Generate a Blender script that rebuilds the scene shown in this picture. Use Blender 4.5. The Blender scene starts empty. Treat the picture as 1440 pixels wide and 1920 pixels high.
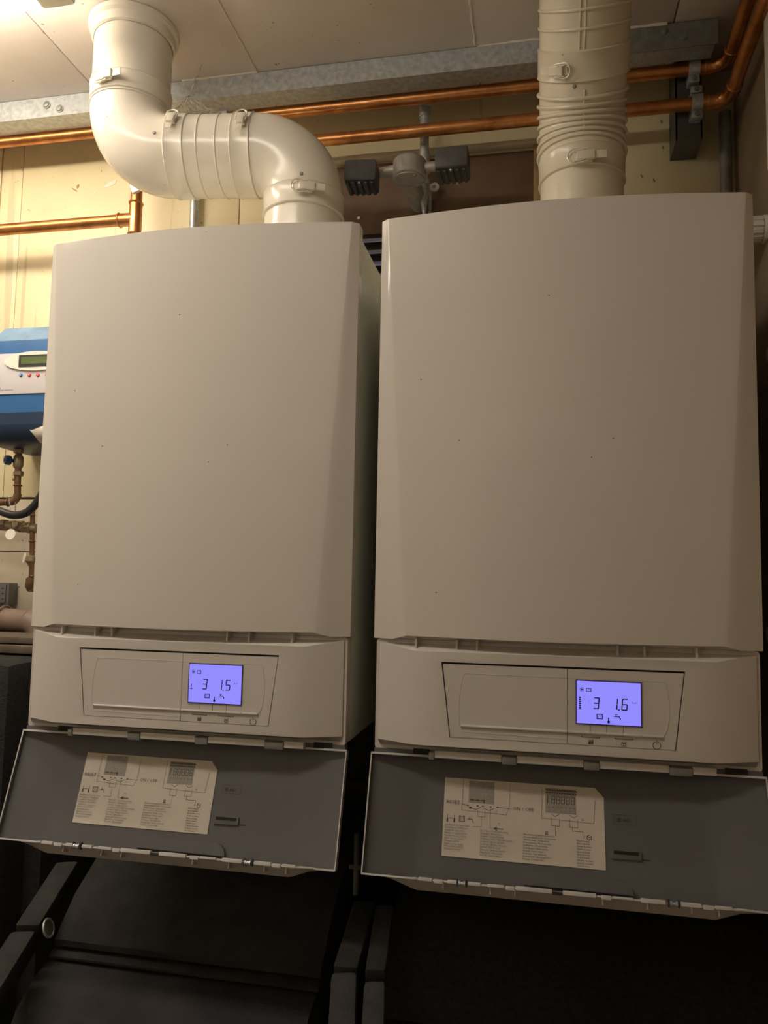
import bpy, bmesh, math, random
from mathutils import Vector, Matrix
random.seed(7)
S = bpy.context.scene
COL = S.collection

# ------------------------------------------------------------------ camera
F_PX, YAW, PITCH, ROLL = 1444.85, 0.2003, 0.0873, 0.0193
CAM = Vector((0.7584, -1.5546, 1.5281))
_f = Vector((-math.sin(YAW)*math.cos(PITCH), math.cos(YAW)*math.cos(PITCH), math.sin(PITCH)))
_r = Vector((math.cos(YAW), math.sin(YAW), 0)); _u = _r.cross(_f)
RGT = _r*math.cos(ROLL)+_u*math.sin(ROLL); UPV = -_r*math.sin(ROLL)+_u*math.cos(ROLL)
cd = bpy.data.cameras.new('camera'); cam = bpy.data.objects.new('camera', cd); COL.objects.link(cam)
cam.matrix_world = Matrix(((RGT.x, UPV.x, -_f.x, CAM.x), (RGT.y, UPV.y, -_f.y, CAM.y), (RGT.z, UPV.z, -_f.z, CAM.z), (0, 0, 0, 1)))
cd.sensor_fit = 'VERTICAL'; cd.sensor_height = 36; cd.lens = F_PX*36/1920; cd.clip_start = 0.02
S.camera = cam
def at(px, py, Y):            # a pixel of the photograph -> world point on the plane y = Y
    d = _f+RGT*((px-720)/F_PX)-UPV*((py-960)/F_PX)
    return CAM+d*((Y-CAM.y)/d.y)

# ------------------------------------------------------------------ world, light, exposure
w = bpy.data.worlds.new('world'); S.world = w; w.use_nodes = True
w.node_tree.nodes['Background'].inputs[0].default_value = (0.9, 0.8, 0.7, 1)
w.node_tree.nodes['Background'].inputs[1].default_value = 0.02
S.view_settings.view_transform = 'Standard'; S.view_settings.look = 'None'
S.view_settings.gamma = 1; S.view_settings.use_curve_mapping = False
S.view_settings.exposure = 0.0
LAMP_STRENGTH = 25.0
FILL_LIGHT = 17.0  # strength of the added fill lamp

# ------------------------------------------------------------------ materials
def nt(name):
    m = bpy.data.materials.new(name); m.use_nodes = True
    n = m.node_tree.nodes; l = m.node_tree.links
    return m, n, l, n['Principled BSDF']
def mat(name, col, rough=.5, metal=0, var=.06, scale=12, bump=0, bscale=60, spec=.5, coat=0, speck=None, speck_scale=60, speck_lo=.1, speck_amp=.55):
    m, n, l, b = nt(name)
    tc = n.new('ShaderNodeTexCoord'); no = n.new('ShaderNodeTexNoise')
    no.inputs['Scale'].default_value = scale; no.inputs['Detail'].default_value = 6
    l.new(tc.outputs['Object'], no.inputs['Vector'])
    r = n.new('ShaderNodeValToRGB')
    r.color_ramp.elements[0].position = .3; r.color_ramp.elements[1].position = .7
    r.color_ramp.elements[0].color = tuple(max(0, c*(1-var)) for c in col)+(1,)
    r.color_ramp.elements[1].color = tuple(min(1, c*(1+var)) for c in col)+(1,)
    l.new(no.outputs['Fac'], r.inputs['Fac'])
    out = r.outputs['Color']
    if speck:
        v = n.new('ShaderNodeTexVoronoi'); v.inputs['Scale'].default_value = speck_scale
        v.inputs['Randomness'].default_value = 1
        l.new(tc.outputs['Object'], v.inputs['Vector'])
        n2 = n.new('ShaderNodeTexNoise'); n2.inputs['Scale'].default_value = speck_scale*.35
        l.new(tc.outputs['Object'], n2.inputs['Vector'])
        ad = n.new('ShaderNodeMath'); ad.operation = 'MULTIPLY_ADD'; ad.inputs[1].default_value = -1.2; ad.inputs[2].default_value = .62
        l.new(n2.outputs['Fac'], ad.inputs[0])
        mx = n.new('ShaderNodeMath'); mx.operation = 'MAXIMUM'; mx.inputs[1].default_value = 0
        l.new(ad.outputs[0], mx.inputs[0])
        s2 = n.new('ShaderNodeMath'); s2.operation = 'MULTIPLY_ADD'; s2.inputs[1].default_value = speck_amp; s2.inputs[2].default_value = speck_lo*.3
        l.new(mx.outputs[0], s2.inputs[0])
        lt = n.new('ShaderNodeMath'); lt.operation = 'LESS_THAN'
        l.new(v.outputs['Distance'], lt.inputs[0]); l.new(s2.outputs[0], lt.inputs[1])
        mi = n.new('ShaderNodeMixRGB'); mi.inputs[2].default_value = tuple(speck)+(1,)
        l.new(lt.outputs[0], mi.inputs[0]); l.new(out, mi.inputs[1]); out = mi.outputs[0]
    l.new(out, b.inputs['Base Color'])
    b.inputs['Roughness'].default_value = rough; b.inputs['Metallic'].default_value = metal
    b.inputs['Specular IOR Level'].default_value = spec; b.inputs['Coat Weight'].default_value = coat
    if bump:
        n3 = n.new('ShaderNodeTexNoise'); n3.inputs['Scale'].default_value = bscale; n3.inputs['Detail'].default_value = 4
        l.new(tc.outputs['Object'], n3.inputs['Vector'])
        bp = n.new('ShaderNodeBump'); bp.inputs['Strength'].default_value = bump; bp.inputs['Distance'].default_value = .002
        l.new(n3.outputs['Fac'], bp.inputs['Height']); l.new(bp.outputs['Normal'], b.inputs['Normal'])
    return m
def emis(name, col, s, base=(0, 0, 0), rough=.3):
    m, n, l, b = nt(name)
    b.inputs['Base Color'].default_value = tuple(base)+(1,)
    b.inputs['Roughness'].default_value = rough
    b.inputs['Emission Color'].default_value = tuple(col)+(1,); b.inputs['Emission Strength'].default_value = s
    return m
def wallpaint(name, col, dirt, drip=True):
    # old gloss paint: blotches, vertical run marks and dark specks
    m, n, l, b = nt(name)
    tc = n.new('ShaderNodeTexCoord')
    a = n.new('ShaderNodeTexNoise'); a.inputs['Scale'].default_value = 3.5; a.inputs['Detail'].default_value = 8
    l.new(tc.outputs['Object'], a.inputs['Vector'])
    r = n.new('ShaderNodeValToRGB'); e = r.color_ramp.elements
    e[0].position = .25; e[0].color = tuple(c*.82 for c in col)+(1,); e[1].position = .6; e[1].color = tuple(col)+(1,)
    l.new(a.outputs['Fac'], r.inputs['Fac'])
    mp = n.new('ShaderNodeMapping'); mp.inputs['Scale'].default_value = (26, 26, 1.6)
    l.new(tc.outputs['Object'], mp.inputs['Vector'])
    c = n.new('ShaderNodeTexNoise'); c.inputs['Scale'].default_value = 1; c.inputs['Detail'].default_value = 5
    l.new(mp.outputs[0], c.inputs['Vector'])
    r2 = n.new('ShaderNodeValToRGB'); e = r2.color_ramp.elements
    e[0].position = .61; e[0].color = (0, 0, 0, 1); e[1].position = .66; e[1].color = (.3, .3, .3, 1)
    l.new(c.outputs['Fac'], r2.inputs['Fac'])
    v = n.new('ShaderNodeTexNoise'); v.inputs['Scale'].default_value = 38; v.inputs['Detail'].default_value = 3; v.inputs['Roughness'].default_value = .7
    l.new(tc.outputs['Object'], v.inputs['Vector'])
    r3 = n.new('ShaderNodeValToRGB'); e = r3.color_ramp.elements
    e[0].position = .66; e[0].color = (0, 0, 0, 1); e[1].position = .72; e[1].color = (.75, .75, .75, 1)
    l.new(v.outputs['Fac'], r3.inputs['Fac'])
    ad = n.new('ShaderNodeMixRGB'); ad.blend_type = 'LIGHTEN'; ad.inputs[0].default_value = 1
    l.new(r2.outputs[0], ad.inputs[1]); l.new(r3.outputs[0], ad.inputs[2])
    mi = n.new('ShaderNodeMixRGB'); mi.inputs[2].default_value = tuple(dirt)+(1,)
    l.new(ad.outputs[0], mi.inputs[0]); l.new(r.outputs[0], mi.inputs[1])
    l.new(mi.outputs[0], b.inputs['Base Color'])
    b.inputs['Roughness'].default_value = .45
    bp = n.new('ShaderNodeBump'); bp.inputs['Strength'].default_value = .25; bp.inputs['Distance'].default_value = .002
    l.new(a.outputs['Fac'], bp.inputs['Height']); l.new(bp.outputs['Normal'], b.inputs['Normal'])
    return m

M = {}
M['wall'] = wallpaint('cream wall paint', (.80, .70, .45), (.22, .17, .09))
M['wall_low'] = mat('grey cream block paint', (.62, .55, .43), .7, var=.12, scale=9, bump=.6, bscale=30, speck=(.12, .10, .08), speck_scale=70)
M['wall_shade'] = mat('lower wall with painted shade', (.02, .019, .02), .8, var=.3)  # near-black stands in for the shade behind and below the boilers
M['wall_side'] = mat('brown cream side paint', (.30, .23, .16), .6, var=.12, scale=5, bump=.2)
M['ceiling'] = mat('ceiling board', (.78, .70, .655), .55, var=.08, scale=5, bump=.15, speck=(.42, .33, .26), speck_scale=45, speck_lo=.05)
M['caulk'] = mat('white caulk', (.78, .72, .62), .6, var=.1, bump=.5)
M['floor'] = mat('dark floor', (.05, .045, .04), .8, var=.3)
M['room'] = mat('room paint', (.74, .68, .58), .7, var=.05)
M['door'] = mat('grey door paint', (.22, .215, .21), .5)
M['boiler'] = mat('glossy off-white plastic', (.75, .71, .655), .07, var=.012, scale=3, spec=.42, speck=(.12, .08, .05), speck_scale=24, speck_lo=.08, speck_amp=0)
M['fascia'] = mat('satin off-white plastic', (.73, .69, .645), .33, var=.012, scale=4)
M['casing'] = mat('white painted steel', (.74, .74, .66), .28, var=.02, scale=4)
M['dark'] = mat('dark gap', (.015, .013, .012), .7)
M['print'] = mat('dark grey print', (.06, .055, .05), .6, var=.02)
M['sprint'] = mat('grey sticker print', (.11, .10, .09), .7, var=.02)
M['tone'] = mat('halftone print', (.36, .34, .31), .7, var=.1, scale=300)
M['paper'] = mat('sticker paper', (.70, .65, .57), .45, var=.03, scale=30)
M['grey'] = mat('grey moulded plastic', (.135, .135, .14), .42, var=.04, scale=10, bump=.05)
M['knuckle'] = mat('hinge grey plastic', (.26, .25, .24), .45)
M['greylight'] = mat('light grey moulding', (.55, .54, .52), .4)
M['rim'] = mat('off-white moulded edge', (.60, .585, .57), .35, var=.03)
M['flue'] = mat('cream enamelled steel', (.76, .71, .62), .2, var=.03, scale=6, speck=(.35, .28, .18), speck_scale=30, speck_lo=.12, speck_amp=.05)
M['flue_old'] = mat('dusty enamelled steel', (.78, .71, .57), .26, var=.05, scale=7, speck=(.35, .28, .18), speck_scale=30, speck_lo=.12, speck_amp=.05)
M['zincwhite'] = mat('painted steel clip', (.82, .77, .66), .3, metal=.25)
M['galv'] = mat('galvanized steel', (.55, .59, .62), .42, metal=.55, var=.22, scale=90, bump=.1, bscale=90)
M['galvdark'] = mat('dull galvanized steel', (.30, .31, .30), .5, metal=.5, var=.2, scale=60)
M['strut'] = mat('steel with painted shadow', (.12, .12, .11), .5, metal=.3)  # shadow on the wall bracket is put into this colour
M['cast'] = mat('cast galvanized iron', (.44, .43, .39), .5, metal=.5, var=.15, scale=70, bump=.5, bscale=120)
def coppermat():
    m, n, l, b = nt('tarnished copper')
    tc = n.new('ShaderNodeTexCoord'); a = n.new('ShaderNodeTexNoise'); a.inputs['Scale'].default_value = 14; a.inputs['Detail'].default_value = 8
    a.inputs['Roughness'].default_value = .65
    l.new(tc.outputs['Object'], a.inputs['Vector'])
    r = n.new('ShaderNodeValToRGB'); e = r.color_ramp.elements
    e[0].position = .3; e[0].color = (.30, .11, .045, 1); e[1].position = .62; e[1].color = (.72, .34, .13, 1)
    x = e.new(.5); x.color = (.60, .26, .09, 1)
    l.new(a.outputs['Fac'], r.inputs['Fac']); l.new(r.outputs[0], b.inputs['Base Color'])
    b.inputs['Metallic'].default_value = .9
    rr = n.new('ShaderNodeMapRange'); rr.inputs['To Min'].default_value = .42; rr.inputs['To Max'].default_value = .24
    l.new(a.outputs['Fac'], rr.inputs['Value']); l.new(rr.outputs[0], b.inputs['Roughness'])
    return m
M['copper'] = coppermat()
M['solder'] = mat('solder ring', (.75, .45, .25), .3, metal=.9)
M['oldcopper'] = mat('brown old copper', (.22, .12, .07), .45, metal=.6, var=.3, scale=30)
M['brass'] = mat('dull brass', (.34, .27, .18), .45, metal=.6, var=.2, scale=60)
M['black'] = mat('black plastic', (.035, .034, .036), .38, var=.1, bump=.1, bscale=90)
M['blackfront'] = mat('dusty black plastic', (.075, .07, .068), .5, var=.2, scale=40)
M['board'] = mat('brown board', (.15, .092, .055), .6, var=.35, scale=7, bump=.1)
M['timber'] = mat('raw timber', (.36, .24, .11), .7, var=.35, scale=40, bump=.4)
M['slat'] = mat('slat with painted daylight', (.45, .50, .78), .4)  # bluish daylight falling on the slats is put into their colour
M['blue'] = mat('blue plastic', (.025, .115, .30), .4, var=.06, scale=15)
M['bluedust'] = mat('dusty blue plastic', (.17, .28, .42), .55, var=.15, scale=30)
M['navy'] = mat('navy plastic', (.014, .035, .08), .4, var=.1)
M['panelgrey'] = mat('pale grey label', (.60, .57, .60), .45, var=.02)
M['white'] = mat('white plastic', (.80, .76, .68), .35, var=.03)
M['lcdoff'] = mat('green lcd', (.12, .16, .07), .2, var=.1)
M['red'] = mat('red button', (.60, .04, .05), .4)
M['bluebtn'] = mat('blue button', (.05, .20, .45), .4)
M['foam'] = mat('black foam lagging', (.016, .0155, .016), .85, var=.35, scale=140, bump=.9, bscale=260)
M['foamdust'] = mat('dusty foam casing', (.030, .029, .033), .8, var=.6, scale=9, bump=.8, bscale=260)
M['foamtop'] = mat('dusty foam lagging', (.024, .023, .023), .85, var=.4, scale=25, bump=.8, bscale=200)
M['hose'] = mat('black rubber', (.02, .02, .024), .4)
M['pvc'] = mat('brown grey waste pipe', (.20, .14, .11), .5, var=.15, scale=20)
M['socket'] = mat('grey metal socket', (.15, .155, .15), .45, metal=.3)
M['web'] = mat('dusty cobweb', (.36, .32, .26), .9)
M['lamp'] = emis('fluorescent diffuser', (1.0, .87, .68), LAMP_STRENGTH, (.8, .8, .8))
M['screen'] = emis('violet backlit lcd', (.28, .255, 1.0), 1.0, (.02, .02, .05), .25)
M['digit'] = mat('lcd segment', (.015, .012, .10), .4, var=0)
M['faint'] = emis('faint lcd segment', (.07, .06, .40), .8, (.02, .02, .05))
M['screenframe'] = mat('blue screen edge', (.07, .05, .22), .35)
M['brasslamp'] = mat('stained timber', (.12, .09, .07), .8, var=.3, scale=30, bump=.5)

# ------------------------------------------------------------------ mesh building
def basis(d):
    d = Vector(d).normalized()
    a = Vector((0, 0, 1)) if abs(d.z) < .9 else Vector((1, 0, 0))
    x = a.cross(d).normalized(); y = d.cross(x)
    return x, y, d
class MB:
    def __init__(s): s.v = []; s.f = []; s.sm = []
    def add(s, vs, fs, smooth=False):
        o = len(s.v); s.v += [tuple(p) for p in vs]
        for f in fs: s.f.append(tuple(i+o for i in f)); s.sm.append(smooth)
        return s
    def box(s, x0, x1, y0, y1, z0, z1, b=0):
        if not b:
            vs = [(x, y, z) for x in (x0, x1) for y in (y0, y1) for z in (z0, z1)]
            return s.add(vs, [(0, 1, 3, 2), (4, 6, 7, 5), (0, 4, 5, 1), (2, 3, 7, 6), (0, 2, 6, 4), (1, 5, 7, 3)])
        bm = bmesh.new(); bmesh.ops.create_cube(bm, size=1)
        for v in bm.verts: v.co = Vector(((x0+x1)/2+v.co.x*(x1-x0), (y0+y1)/2+v.co.y*(y1-y0), (z0+z1)/2+v.co.z*(z1-z0)))
        bmesh.ops.bevel(bm, geom=bm.edges[:], offset=b, segments=2, affect='EDGES', profile=.6)
        bm.verts.index_update()
        s.add([v.co.copy() for v in bm.verts], [[v.index for v in f.verts] for f in bm.faces], False); bm.free(); return s
    def obox(s, c, ax, ay, az, b=0):       # oriented box: centre and half-axis vectors
        n = len(s.v); m = MB().box(-1, 1, -1, 1, -1, 1) if not b else None
        if b:
            lx, ly, lz = Vector(ax).length, Vector(ay).length, Vector(az).length
            m = MB().box(-lx, lx, -ly, ly, -lz, lz, b)
            ux, uy, uz = Vector(ax).normalized(), Vector(ay).normalized(), Vector(az).normalized()
        else: ux, uy, uz = Vector(ax), Vector(ay), Vector(az)
        c = Vector(c)
        return s.add([c+ux*p[0]+uy*p[1]+uz*p[2] for p in m.v], m.f)
    def ring_loft(s, rings, cap0=True, cap1=True, smooth=True):
        n = len(rings[0]); vs = [p for r in rings for p in r]; fs = []
        for i in range(len(rings)-1):
            for j in range(n):
                k = (j+1) % n
                fs.append((i*n+j, i*n+k, (i+1)*n+k, (i+1)*n+j))
        s.add(vs, fs, smooth)
        if cap0: s.add(rings[0], [tuple(reversed(range(n)))])
        if cap1: s.add(rings[-1], [tuple(range(n))])
        return s
    def lathe(s, p0, d, prof, seg=28, caps=True, smooth=True):   # prof: list of (distance along d, radius)
        x, y, z = basis(d); p0 = Vector(p0)
        R = [[p0+z*t+(x*math.cos(2*math.pi*k/seg)+y*math.sin(2*math.pi*k/seg))*r for k in range(seg)] for t, r in prof]
        return s.ring_loft(R, caps, caps, smooth)
    def cyl(s, p0, p1, r, seg=20, r1=None):
        d = Vector(p1)-Vector(p0); return s.lathe(p0, d, [(0, r), (d.length, r if r1 is None else r1)], seg)
    def tube(s, path, r, seg=16, caps=True):
        path = [Vector(p) for p in path]; n = len(path); R = []
        T = []
        for i in range(n):
            a = path[min(i+1, n-1)]-path[max(i-1, 0)]; T.append(a.normalized())
        x, y, _ = basis(T[0])
        for i in range(n):
            if i:
                q = T[i-1].rotation_difference(T[i]); x = q @ x
            x = (x-T[i]*x.dot(T[i])).normalized(); y = T[i].cross(x)
            rr = r[i] if isinstance(r, (list, tuple)) else r
            R.append([path[i]+(x*math.cos(2*math.pi*k/seg)+y*math.sin(2*math.pi*k/seg))*rr for k in range(seg)])
        return s.ring_loft(R, caps, caps)
    def torus(s, c, d, R, r, seg=32, ts=8, a0=0, a1=2*math.pi):
        x, y, z = basis(d); c = Vector(c); full = abs(a1-a0-2*math.pi) < 1e-6
        n = seg if full else seg+1; rings = []
        for i in range(n):
            a = a0+(a1-a0)*i/seg; e = x*math.cos(a)+y*math.sin(a)
            rings.append([c+e*(R+r*math.cos(2*math.pi*k/ts))+z*(r*math.sin(2*math.pi*k/ts)) for k in range(ts)])
        if full: rings.append(rings[0])
        return s.ring_loft(rings, not full, not full)
    def prism(s, poly, fn, smooth=False):   # poly in 2D; fn(u,v,side) -> point, side 0/1
        n = len(poly); a = [fn(u, v, 0) for u, v in poly]; b = [fn(u, v, 1) for u, v in poly]
        s.add(a+b, [tuple(range(n)), tuple(reversed(range(n, 2*n)))])
        s.add(a+b, [(i, i+n, (i+1) % n+n, (i+1) % n) for i in range(n)], smooth); return s
    def sphere(s, c, r, seg=14, rings=8, sc=(1, 1, 1)):
        c = Vector(c); R = []
        for i in range(rings+1):
            t = math.pi*i/rings
            R.append([c+Vector((r*sc[0]*max(math.sin(t), 1e-3)*math.cos(2*math.pi*k/seg), r*sc[1]*max(math.sin(t), 1e-3)*math.sin(2*math.pi*k/seg), r*sc[2]*math.cos(t))) for k in range(seg)])
        return s.ring_loft(R)
    def build(s, name, m, parent=None, off=(0, 0, 0), loc=None, tri=False, **props):
        me = bpy.data.meshes.new(name); off = Vector(off)
        me.from_pydata([tuple(Vector(p)-off) for p in s.v], [], s.f); me.update()
        for p, q in zip(me.polygons, s.sm): p.use_smooth = q
        bm = bmesh.new(); bm.from_mesh(me)
        bmesh.ops.remove_doubles(bm, verts=bm.verts, dist=1e-6)
        bmesh.ops.recalc_face_normals(bm, faces=bm.faces); bm.to_mesh(me); bm.free()
        if hasattr(me, 'set_sharp_from_angle'): me.set_sharp_from_angle(angle=math.radians(38))
        me.materials.append(m)
        o = bpy.data.objects.new(name, me); COL.objects.link(o)
        if parent: o.parent = parent
        if loc is not None: o.location = loc
        for k, v in props.items(): o[k] = v
        return o
def thing(name, label, cat, loc, group=None):
    o = bpy.data.objects.new(name, None); COL.objects.link(o); o.location = loc; o.empty_display_size = .05
    o['label'] = label; o['category'] = cat
    if group: o['group'] = group
    return o
def solo(mb, name, m, label, cat, loc, group=None):      # a thing that is one mesh, world coordinates
    o = mb.build(name, m, None, off=loc, loc=loc, label=label, category=cat)
    if group: o['group'] = group
    return o
def struct(mb, name, m, parent=None, **k):
    o = mb.build(name, m, parent, **k)
    if not parent: o['kind'] = 'structure'
    return o
def arc(c, a, b, r0=0, n=10):           # fillet points for corner c between directions from a and to b, radius r0
    c, a, b = Vector(c), Vector(a), Vector(b)
    d1 = (a-c).normalized(); d2 = (b-c).normalized(); ang = d1.angle(d2); t = r0/math.tan(ang/2)
    p1 = c+d1*t; p2 = c+d2*t; ce = c+(d1+d2).normalized()*(r0/math.sin(ang/2))
    v1 = p1-ce; v2 = p2-ce; tot = v1.angle(v2); out = []
    for i in range(n+1):
        k = i/n
        out.append(ce+(v1*math.sin((1-k)*tot)+v2*math.sin(k*tot))/math.sin(tot))
    return out

# text -> flat polygons
_fc = {}
def glyphs(s, res=1):
    if s in _fc: return _fc[s]
    cu = bpy.data.curves.new('t', 'FONT'); cu.body = s; cu.size = 1; cu.resolution_u = res; cu.align_x = 'LEFT'
    o = bpy.data.objects.new('t', cu); COL.objects.link(o)
    dg = bpy.context.evaluated_depsgraph_get(); me = bpy.data.meshes.new_from_object(o.evaluated_get(dg))
    r = ([v.co.copy() for v in me.vertices], [tuple(p.vertices) for p in me.polygons])
    bpy.data.objects.remove(o); bpy.data.curves.remove(cu); bpy.data.meshes.remove(me); _fc[s] = r
    return r
def text(mb, s, org, xd, yd, size, sx=1.0):
    v, f = glyphs(s); org = Vector(org); xd = Vector(xd); yd = Vector(yd)
    mb.add([org+xd*(p.x*size*sx)+yd*(p.y*size) for p in v], f)

# ================================================================== the room
CEIL = 2.55
seams = [-1.6, -1.05, -.511, -.453, .10, .86, 1.135]
struct(MB().box(-1.6, 1.135, .012, .08, 0, 2.75), 'wall_back', mat('joint filler', (.20, .16, .10), .9))
wb = bpy.data.objects['wall_back']
for i in range(len(seams)-1):
    MB().box(seams[i]+.0012, seams[i+1]-.0012, 0 if i != 2 else .0015, .012, 1.70, 2.75, .0008).build('wall_board', M['wall'], wb)
def blob(px, py, rx, rz, mt, nm, tilt=0, seed=1):
    rn = random.Random(seed); c = at(px, py, -.0002); pts = []
    for k in range(18):
        a = 2*math.pi*k/18; r_ = rn.uniform(.65, 1.15); u, v = rx*r_*math.cos(a), rz*r_*math.sin(a)
        pts.append((u*math.cos(tilt)-v*math.sin(tilt), u*math.sin(tilt)+v*math.cos(tilt)))
    return MB().prism(pts, lambda u, v, s_: (c.x+u, -.0008 if s_ else 0.0, c.z+v)).build(nm, mt, wb)
blob(207, 345, .016, .0055, M['caulk'], 'paint_patch', .45, 2)
blob(177, 363, .006, .002, M['caulk'], 'paint_patch', .45, 3)
blob(140, 356, .009, .0022, M['timber'], 'stain', -.5, 4); blob(146, 350, .003, .006, M['timber'], 'stain', -.2, 5)
for q_ in ((1203, 330), (1226, 338), (1240, 228), (1262, 222), (1243, 277)): blob(q_[0], q_[1], .0018, .0045, M['timber'], 'stain', .4, q_[0])
# lower wall: painted blocks in courses; shade below the boilers is coloured in
zc = 0.0; row = 0
while zc < 1.69:
    h = .225 if zc+.225 < 1.69 else 1.696-zc
    x = -1.6-(.22 if row % 2 else 0)
    while x < 1.135:
        x0 = max(x, -1.6)+.001; x1 = min(x+.44, 1.135)-.001
        if x1-x0 > .02:
            MB().box(x0, x1, .001+random.uniform(0, .002), .012, zc+.001, zc+h-.001, .0015).build('wall_block', M['wall_low'] if zc > 1.32 or x0 < -.3 else M['wall_shade'], wb)
        x += .44
    zc += h; row += 1
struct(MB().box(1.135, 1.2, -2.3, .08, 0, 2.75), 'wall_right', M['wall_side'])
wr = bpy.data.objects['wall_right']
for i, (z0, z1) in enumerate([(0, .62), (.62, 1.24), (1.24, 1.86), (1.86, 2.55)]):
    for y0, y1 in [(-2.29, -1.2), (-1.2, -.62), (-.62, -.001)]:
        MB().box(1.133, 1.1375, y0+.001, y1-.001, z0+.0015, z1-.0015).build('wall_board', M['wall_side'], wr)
struct(MB().box(-1.66, -1.6, -2.3, .08, 0, 2.75), 'wall_left', M['room'])
struct(MB().box(-1.66, 1.2, -2.36, -2.3, 0, 2.75), 'wall_front', M['room'])
struct(MB().box(-1.66, 1.2, -2.36, .08, -.06, 0), 'floor', M['floor'])
struct(MB().box(-1.66, 1.2, -2.36, .08, CEIL+.012, CEIL+.10), 'ceiling', M['dark'])
ce = bpy.data.objects['ceiling']
cs = [-1.66, -1.2, -.60, -.166, .195, .636, .997, 1.135]
for i in range(len(cs)-1):
    for y0, y1 in ((-2.3, -1.25), (-1.25, 0.0)):
        MB().box(cs[i]+.0012, cs[i+1]-.0012, y0+.001, y1-.001, CEIL+random.uniform(0, .0008), CEIL+.012, .0008).build('ceiling_panel', M['ceiling'], ce)
# raised caulk beads along two of the ceiling joints and the steel channel
def bead(pts, r, name='caulk_bead'):
    p = []
    for i in range(len(pts)-1):
        a, b = Vector(pts[i]), Vector(pts[i+1]); n = max(2, int((b-a).length/.012))
        for k in range(n): p.append(a.lerp(b, k/n)+Vector((random.uniform(-.0008, .0008), random.uniform(-.001, .001), 0)))
    p.append(Vector(pts[-1]))
    return MB().tube(p, [r*random.uniform(.7, 1.3) for _ in p], 6).build(name, M['caulk'], ce)
bead([(.195, -1.2, CEIL), (.195, -.158, CEIL)], .0022)
bead([(.03, -.1565, CEIL), (.195, -.1565, CEIL)], .0025)
bead([(.636, -1.2, CEIL), (.636, -.158, CEIL)], .0022)
bead([(.64, -.1565, CEIL), (.78, -.1565, CEIL)], .0025)
bead([(.90, -.157, CEIL), (.985, -.157, CEIL)], .0035)

# door and notice on the wall behind the camera (seen only as soft reflections)
struct(MB().box(.25, 1.0, -2.3, -2.275, .01, 2.03, .004), 'door_1', M['door'])
d1 = bpy.data.objects['door_1']
for a in ((.18, .25, 0, 2.1), (1.0, 1.07, 0, 2.1), (.25, 1.0, 2.03, 2.1)):
    MB().box(a[0], a[1], -2.3, -2.27, a[2], a[3], .003).build('door_frame', M['white'], d1)
MB().cyl((.32, -2.275, 1.02), (.32, -2.235, 1.02), .01).cyl((.32, -2.24, 1.02), (.43, -2.24, 1.02), .008).build('door_handle', M['galv'], d1)

# ceiling batten light (just past the top left edge of the photograph; its back edge shows in the corner)
t = thing('batten_light', 'long white ceiling batten light showing at the top left corner', 'light', (-.31, -.53, CEIL))
MB().box(-.85, -.002, -.60, -.475, 2.522, 2.55, .004).build('lamp_body', M['white'], t, off=t.location)
MB().box(-.069, -.006, -.580, -.468, 2.478, 2.522, .008).build('end_cap', M['white'], t, off=t.location)
MB().box(-.845, -.07, -.580, -.468, 2.478, 2.522, .010).build('diffuser', M['lamp'], t, off=t.location)
# unseen fill lamp, added to brighten the boiler fronts
t = thing('batten_light', 'added fill light shaped as a ceiling batten, out of view', 'light', (-.25, -1.13, CEIL))
MB().box(-.80, .30, -1.19, -1.07, 2.522, 2.55, .004).build('lamp_body', M['white'], t, off=t.location)
MB().box(-.79, .29, -1.185, -1.075, 2.478, 2.522, .010).build('diffuser', emis('fill lamp diffuser', (1.0, .90, .76), FILL_LIGHT, (.8, .8, .8)), t, off=t.location)

# ================================================================== steel channel under the ceiling
t = thing('steel_channel', 'long galvanized steel channel running under the ceiling behind both flues', 'channel', (-1.0, -.135, 2.505))
b = MB()
b.box(-1.6, 1.068, -.156, -.152, 2.505, 2.5495).box(-1.6, 1.068, -.152, -.112, 2.505, 2.509).box(-1.6, 1.068, -.115, -.112, 2.509, 2.5495)
b.build('channel_section', M['galv'], t, off=t.location)
for px, py in ((88, 197), (112, 204), (1245, 60), (1281, 71)):
    p = at(px, py, -.1565)
    b = MB().lathe(p, (0, -1, 0), [(0, .0085), (.0012, .0085), (.0014, .006), (.004, .0055), (.005, .003)], 16)
    b.build('bolt', M['galvdark'], t, off=t.location)
MB().box(.90, 1.072, -.158, -.1562, 2.500, 2.549).build('splice_plate', M['galvdark'], t, off=t.location, label='darker overlapping plate at the right end')

# ================================================================== copper pipes
PR = .0125
def P2(z): return z
t = thing('copper_pipe', 'upper long copper pipe just below the steel channel', 'pipe', (0, -.09, 2.502), 'copper pipes along the top of the wall')
p = arc((1.10, -.09, 2.502), (0, -.09, 2.502), (1.10, -1, 2.502), .03, 8)
MB().tube([(-1.59, -.09, 2.502), (1.045, -.09, 2.502)], PR).build('pipe', M['copper'], t, off=t.location)
MB().tube([(1.045, -.09, 2.502)]+p+[(1.10, -.14, 2.502)], PR+.0012).build('elbow', M['copper'], t, off=t.location)
MB().tube([(1.10, -.138, 2.502), (1.10, -.22, 2.51), (1.10, -2.29, 2.515)], PR).build('pipe', M['copper'], t, off=t.location)
for c, d in (((1.047, -.09, 2.502), (1, 0, 0)), ((1.10, -.138, 2.502), (0, 1, 0)), ((1.062, -.09, 2.502), (1, 0, 0))):
    MB().torus(c, d, PR+.0008, .0012).build('solder_ring', M['solder'], t, off=t.location)
t = thing('copper_pipe', 'lower long copper pipe behind the flue pipes, turning down at its left end', 'pipe', (.5, -.09, 2.432), 'copper pipes along the top of the wall')
q = arc((-.10, -.09, 2.432), (1, -.09, 2.432), (-.10, -.09, 2), .028, 8)
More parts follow.
